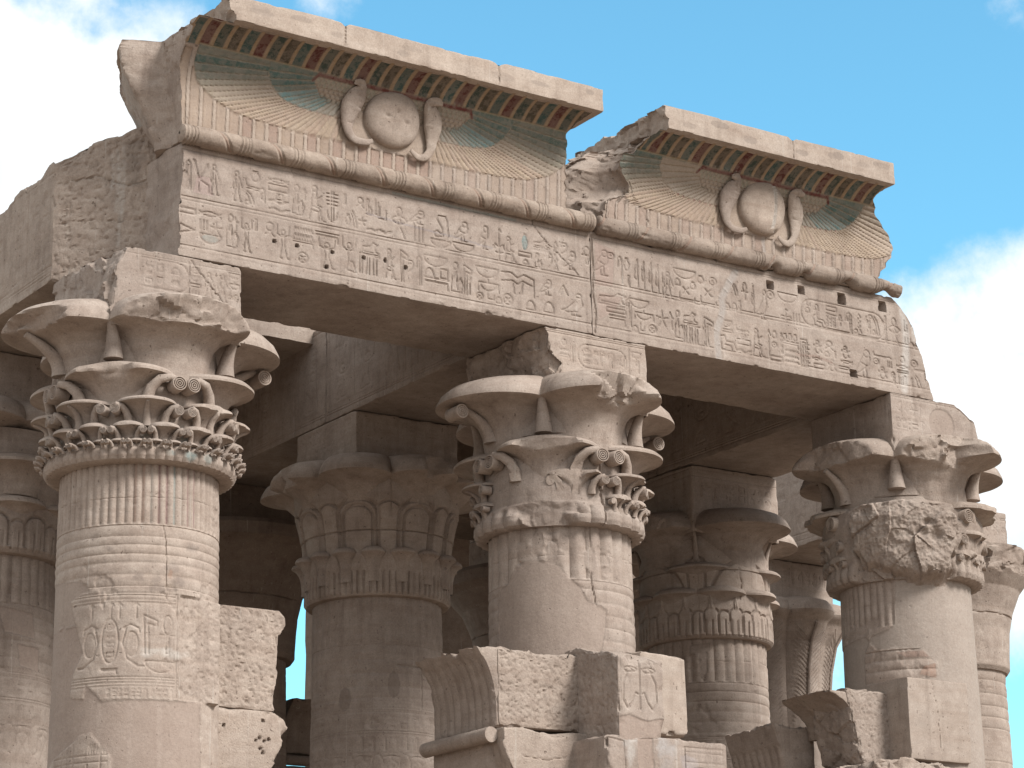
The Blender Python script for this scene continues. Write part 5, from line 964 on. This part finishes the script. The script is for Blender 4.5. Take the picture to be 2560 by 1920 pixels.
    tag(o, 'cross beam resting on the palm-leaf capital behind the right front column', 'beam', 'cross beams')
beams()
# ------------------------------------------------------------------ remains of the screen wall and door jambs
def jamb_left():
    root = thing('door_jamb', (1.2, -.3, GROUND), 'rough tooled broken door jamb block joined to the right side of the left column', 'door jamb', 'door jambs of the screen wall')
    block('upper_block', lambda u, v, w: np.stack([.5+(np.interp(w, [0, .08, .25, .75, .86, .93, 1], [1.22, 1.2, 1.22, 1.28, 1.36, 1.35, 1.28])-.0)*u, -.5+1.1*v, 5.335+1.30*w], 1), (1.3, 1.1, 1.3), M_ROUGH, root, .05, {'v0': .016, 'u1': .03}, {}, {'u1': (.05, 3.)}, .02, .05, 61., tool={'v0': .03})
    cv = Cv(.3, 2.1, 3.4, 5.5, .012)
    for x, z in ((.80, 5.2), (.95, 5.1), (.86, 5.0), (.80, 4.8), (1.5, 5.2), (1.4, 4.95), (1.45, 4.98), (1.52, 4.95), (1.58, 4.97), (1.47, 4.85), (1.5, 4.8)): cv.fill(arc(x, z, .022, .022, 0, 360, 8), .05); cv.pfill(arc(x, z, .02, .02, 0, 360, 8), (.15, .1, .08), .7)
    block('lower_block', lambda u, v, w: np.stack([.5+np.interp(w, [0, .45, .62, .78, .9, .97, 1], [.55, .85, 1.15, 1.33, 1.38, 1.3, 1.15])*u, -.56+1.2*v, 3.4+1.93*w], 1), (1.3, 1.2, 1.9), M_ROUGH, root, .05, {'v0': .016, 'u1': .03}, {'v0': (cv, fxz)}, {'u1': (.12, 2.6)}, .04, .08, 62.)
    block('base_block', bx(.5, 1.1, -.5, .6, GROUND, 3.4), (.6, 1.1, 5.), M_STONE, root, .15, seed=63.)
jamb_left()
def cavet(root, x, y0, y1, z0, z1, out, nst, seed, mat=M_ROUGH, name='cavetto', depth=1.0, broken=.1):
    """fluted cavetto cornice on the door side, facing -x; runs from y0 back to y1"""
    def mp(u, v, w):
        f = np.clip((w-.15)/.85, 0, 1)**2.6; X = x-out*f; y = y0+(y1-y0)*v
        X = X+.022*(1-np.abs(np.sin(v*nst*np.pi))**.8)*(w < .86)
        z = z0+(z1-z0)*w
        return np.stack([X+(x+depth-X)*u, y, z], 1)
    return block(name, mp, (depth, y1-y0, z1-z0), mat, root, .04, {'u0': .018, 'v0': .03}, {}, {'w1': (broken, 3.)}, .02, .08, seed)
def jamb_mid():
    root = thing('door_jamb', (5.6, -1.3, GROUND), 'stepped door jamb with carved cobra panel in front of the middle column', 'door jamb', 'door jambs of the screen wall')
    cavet(root, 4.62, -1.10, .42, 5.28, 6.36, .32, 9, 71., depth=.3, broken=.07)
    block('rear_block', bx(4.66, 6.6, -1.12, -.2, 5.30, 6.35), (1.95, .9, 1.05), M_ROUGH, root, .05, {'v0': .016, 'u0': .03}, {}, {'w1': (.07, 2.6)}, .025, .06, 72., tool={'v0': .034})
    cv = Cv(5.6, 6.9, 5.1, 6.6, .009)
    for sg, x in ((-1, 6.14), (1, 6.44)):
        cv.stroke([(x+sg*.0-.02, 6.05), (x-sg*.0+.05, 6.0), (x-.08, 5.98)], .01, .014); cv.stroke(arc(x, 6.02, .1, .035), .01, .014)
        cv.stroke([(x+sg*.04, 5.98), (x+sg*.11, 5.85), (x+sg*.12, 5.6), (x+sg*.05, 5.5), (x-sg*.03, 5.6), (x-sg*.08, 5.72), (x-sg*.12, 5.7)], .012, .018); cv.fill(arc(x+sg*.05, 5.76, .05, .18), .005)
    cv.stroke([(6.29, 6.3), (6.29, 5.5)], .012, .02); glyphs(cv, 'vase 6.14 6.2 .1 .22;vee 6.46 6.2 .14 .2', .012); cv.stroke([(5.98, 6.3), (5.98, 5.45)], .008, .01)
    q = [(5.8, 5.36), (6.1, 5.42), (6.4, 5.36), (6.6, 5.4), (6.75, 5.4), (6.75, 5.0), (5.8, 5.0)]; cv.mask(q, 1, .02); cv.pfill(q, (.31, .24, .20), .8)
    block('cobra_panel', lambda u, v, w: np.stack([5.93+.76*u+.0*w, -2.02+1.6*v, 5.05+(1.19+.22*np.clip(v*1.9, 0, 1)-.05*u)*w], 1), (.76, 1.6, 1.25), M_STONE, root, .04, {'v0': .0115, 'u0': .018}, {'v0': (cv, fxz)}, {'w1': (.06, 2.6)}, .03, .06, 73., tool={'u0': .03})
    block('side_block', lambda u, v, w: np.stack([6.69+(.79-.02*w)*u, -1.5+1.2*v, 5.30+(1.13-.05*u+.1*v)*w], 1), (.8, 1.2, 1.1), M_PALE, root, .05, {'v0': .02}, {}, {'w1': (.04, 2.6)}, .03, .05, 74.)
    c2 = Cv(4.3, 6.5, 3.9, 5.4, .011); crack(c2, [(4.9, 4.9), (5.3, 4.86), (5.6, 4.92)], .006, .02)
    block('lower_block', lambda u, v, w: np.stack([4.56+np.interp(w, [0, .6, .85, 1], [.35, .12, .02, .0])*(1-u)+1.42*u, -1.30+1.4*v, 3.9+1.37*w+.02*np.sin(u*9)*w], 1), (1.5, 1.4, 1.4), M_ROUGH, root, .05, {'v0': .016}, {'v0': (c2, fxz)}, {'u0': (.06, 2.6), 'w1': (.04, 3.)}, .03, .06, 75.)
    c3 = Cv(5.6, 7.9, 3.9, 5.6, .011)
    c3.stroke([(5.72, 5.10), (5.98, 5.06), (6.0, 4.6)], .012, .016); lines(c3, 6.95, 7.6, (5.05, 4.99, 4.86)); glyphs(c3, 'wings 7.35 4.66 .5 .3', .016, .012); c3.stroke([(6.97, 5.05), (6.97, 4.3)], .012, .016)
    c3.pblob(C_(6.03, 5.2, 6.16, 5.18, 6.2, 4.9, 6.08, 4.7, 6.14, 4.3, 6.02, 4.3), (.44, .41, .38), .7); c3.pblob(C_(6.52, 5.15, 6.75, 5.18, 6.85, 5.0, 6.8, 4.6, 6.86, 4.3, 6.55, 4.3), (.38, .36, .35), .7); c3.pblob(C_(6.9, 4.95, 7.2, 4.9, 7.1, 4.4, 6.9, 4.4), (.33, .30, .30), .6)
    q = [(6.2, 5.3), (6.45, 5.3), (6.48, 4.0), (6.2, 4.0)]; c3.mask(q, 1, .02); c3.pfill(q, (.31, .24, .20), .8)
    block('lower_panel', lambda u, v, w: np.stack([5.70+1.98*u, -2.05+2.*v, 3.9+(1.25+.02*u)*w], 1), (2.0, 2., 1.3), M_STONE, root, .05, {'v0': .0125}, {'v0': (c3, fxz)}, {'w1': (.05, 3.)}, .03, .07, 76.)
    mb = MB(); mb.tube([(4.52, y, 5.17) for y in np.linspace(-1.15, .45, 24)], .10, 16); mb.build('torus_moulding', M_ROUGH, root, lambda V: V+(.012*fbm(V, 5, 3, .6))[:, None])
    block('door_side', bx(4.62, 5.3, -1.0, .42, 3.2, 5.27), (.7, 1.4, 2.), M_STONE, root, .06, seed=77.)
    block('base_block', bx(4.9, 7.4, -1.9, .4, GROUND, 3.9), (2.5, 2.3, 5.5), M_STONE, root, .15, seed=78.)
jamb_mid()
def jamb_right():
    root = thing('door_jamb', (12., -.7, GROUND), 'smooth cement repair block and broken cavetto ledge against the right column', 'door jamb', 'door jambs of the screen wall')
    cb = Cv(11.8, 13.1, 5.3, 6.6, .01); crack(cb, [(12.38, 6.56), (12.40, 6.3), (12.46, 6.0), (12.47, 5.36)], .004, .02); cb.pblob(arc(12.2, 5.9, .14, .2), (.27, .225, .19), .4, .08); cb.pblob(arc(12.3, 5.45, .2, .08), (.26, .21, .18), .5, .08)
    block('cement_block', lambda u, v, w: np.stack([11.87+1.2*u, -1.085+.9*v, 5.36+1.20*w+0*u], 1), (1.2, .9, 1.2), M_CEM, root, .06, {'v0': .014}, {'v0': (cb, fxz)}, {}, .008, .012, 81.)
    block('rough_block', lambda u, v, w: np.stack([11.02+.42*(1-w)*(1-u)*.6+.9*u, -.64+.9*v, 5.30+1.13*w], 1), (.9, .9, 1.1), M_ROUGH, root, .04, {'v0': .016, 'u0': .02}, {}, {'u0': (.09, 3.), 'w1': (.05, 3.)}, .03, .06, 82., tool={'v0': .025})
    # overhanging broken ledge
    def mp(u, v, w):
        f = np.clip((w-.1)/.9, 0, 1)**2.2; X = 11.25-.55*f; y = -.62+1.15*v; z = 5.78+.58*w; return np.stack([X+(11.8-X)*u, y, z], 1)
    block('cavetto_ledge', mp, (.8, 1.15, .6), M_ROUGH, root, .04, {'u0': .02, 'v0': .02}, {}, {'u0': (.05, 2.6), 'w1': (.04, 3.)}, .03, .05, 83.)
    cavet(root, 10.95, .55, 1.75, 3.6, 6.05, .28, 8, 84., depth=.5, broken=.08, mat=M_STONE)
    block('broken_course', lambda u, v, w: np.stack([11.0+2.9*u, -1.32+1.5*v, 4.2+(1.10+.06*np.sin(u*7))*w], 1), (2.9, 1.5, 1.1), M_ROUGH, root, .05, {'v0': .018, 'w1': .03}, {}, {'w1': (.10, 2.4), 'v0': (.08, 2.2)}, .05, .1, 85.)
    block('base_block', bx(11.1, 13.6, -1.1, .5, GROUND, 4.2), (2.5, 1.6, 5.8), M_STONE, root, .15, seed=86.)
M_CEM = stone('cement_repair', (.345, .29, .25), (.375, .32, .28), .12, 0, .3)
jamb_right()
def far_walls():
    def wall(x0, x1, y, z1, label, seed):
        root = thing('screen_wall', ((x0+x1)/2, y, GROUND), label, 'wall', 'rear screen walls')
        def mp(u, v, w): z = z1-.9+.9*w; f = np.clip((w-.2)/.8, 0, 1)**2.4; X = x0+(x1-x0)*u; yy = y-.4*f+.02*(1-np.abs(np.sin(X*12))**.8)*(w < .8); return np.stack([X, yy+(y+.7-yy)*v, z], 1)
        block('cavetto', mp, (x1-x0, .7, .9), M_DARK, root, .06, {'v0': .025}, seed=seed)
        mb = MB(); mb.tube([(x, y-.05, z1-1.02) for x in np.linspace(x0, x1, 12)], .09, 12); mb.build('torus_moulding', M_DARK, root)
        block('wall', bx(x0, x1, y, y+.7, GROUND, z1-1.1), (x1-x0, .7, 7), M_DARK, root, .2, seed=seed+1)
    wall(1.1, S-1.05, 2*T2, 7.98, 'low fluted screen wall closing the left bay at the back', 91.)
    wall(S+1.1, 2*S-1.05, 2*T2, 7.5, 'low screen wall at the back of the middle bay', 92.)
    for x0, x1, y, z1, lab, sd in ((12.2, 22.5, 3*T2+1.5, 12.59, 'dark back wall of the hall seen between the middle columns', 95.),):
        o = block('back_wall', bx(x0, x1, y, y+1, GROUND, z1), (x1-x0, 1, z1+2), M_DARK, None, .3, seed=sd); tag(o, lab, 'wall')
far_walls()
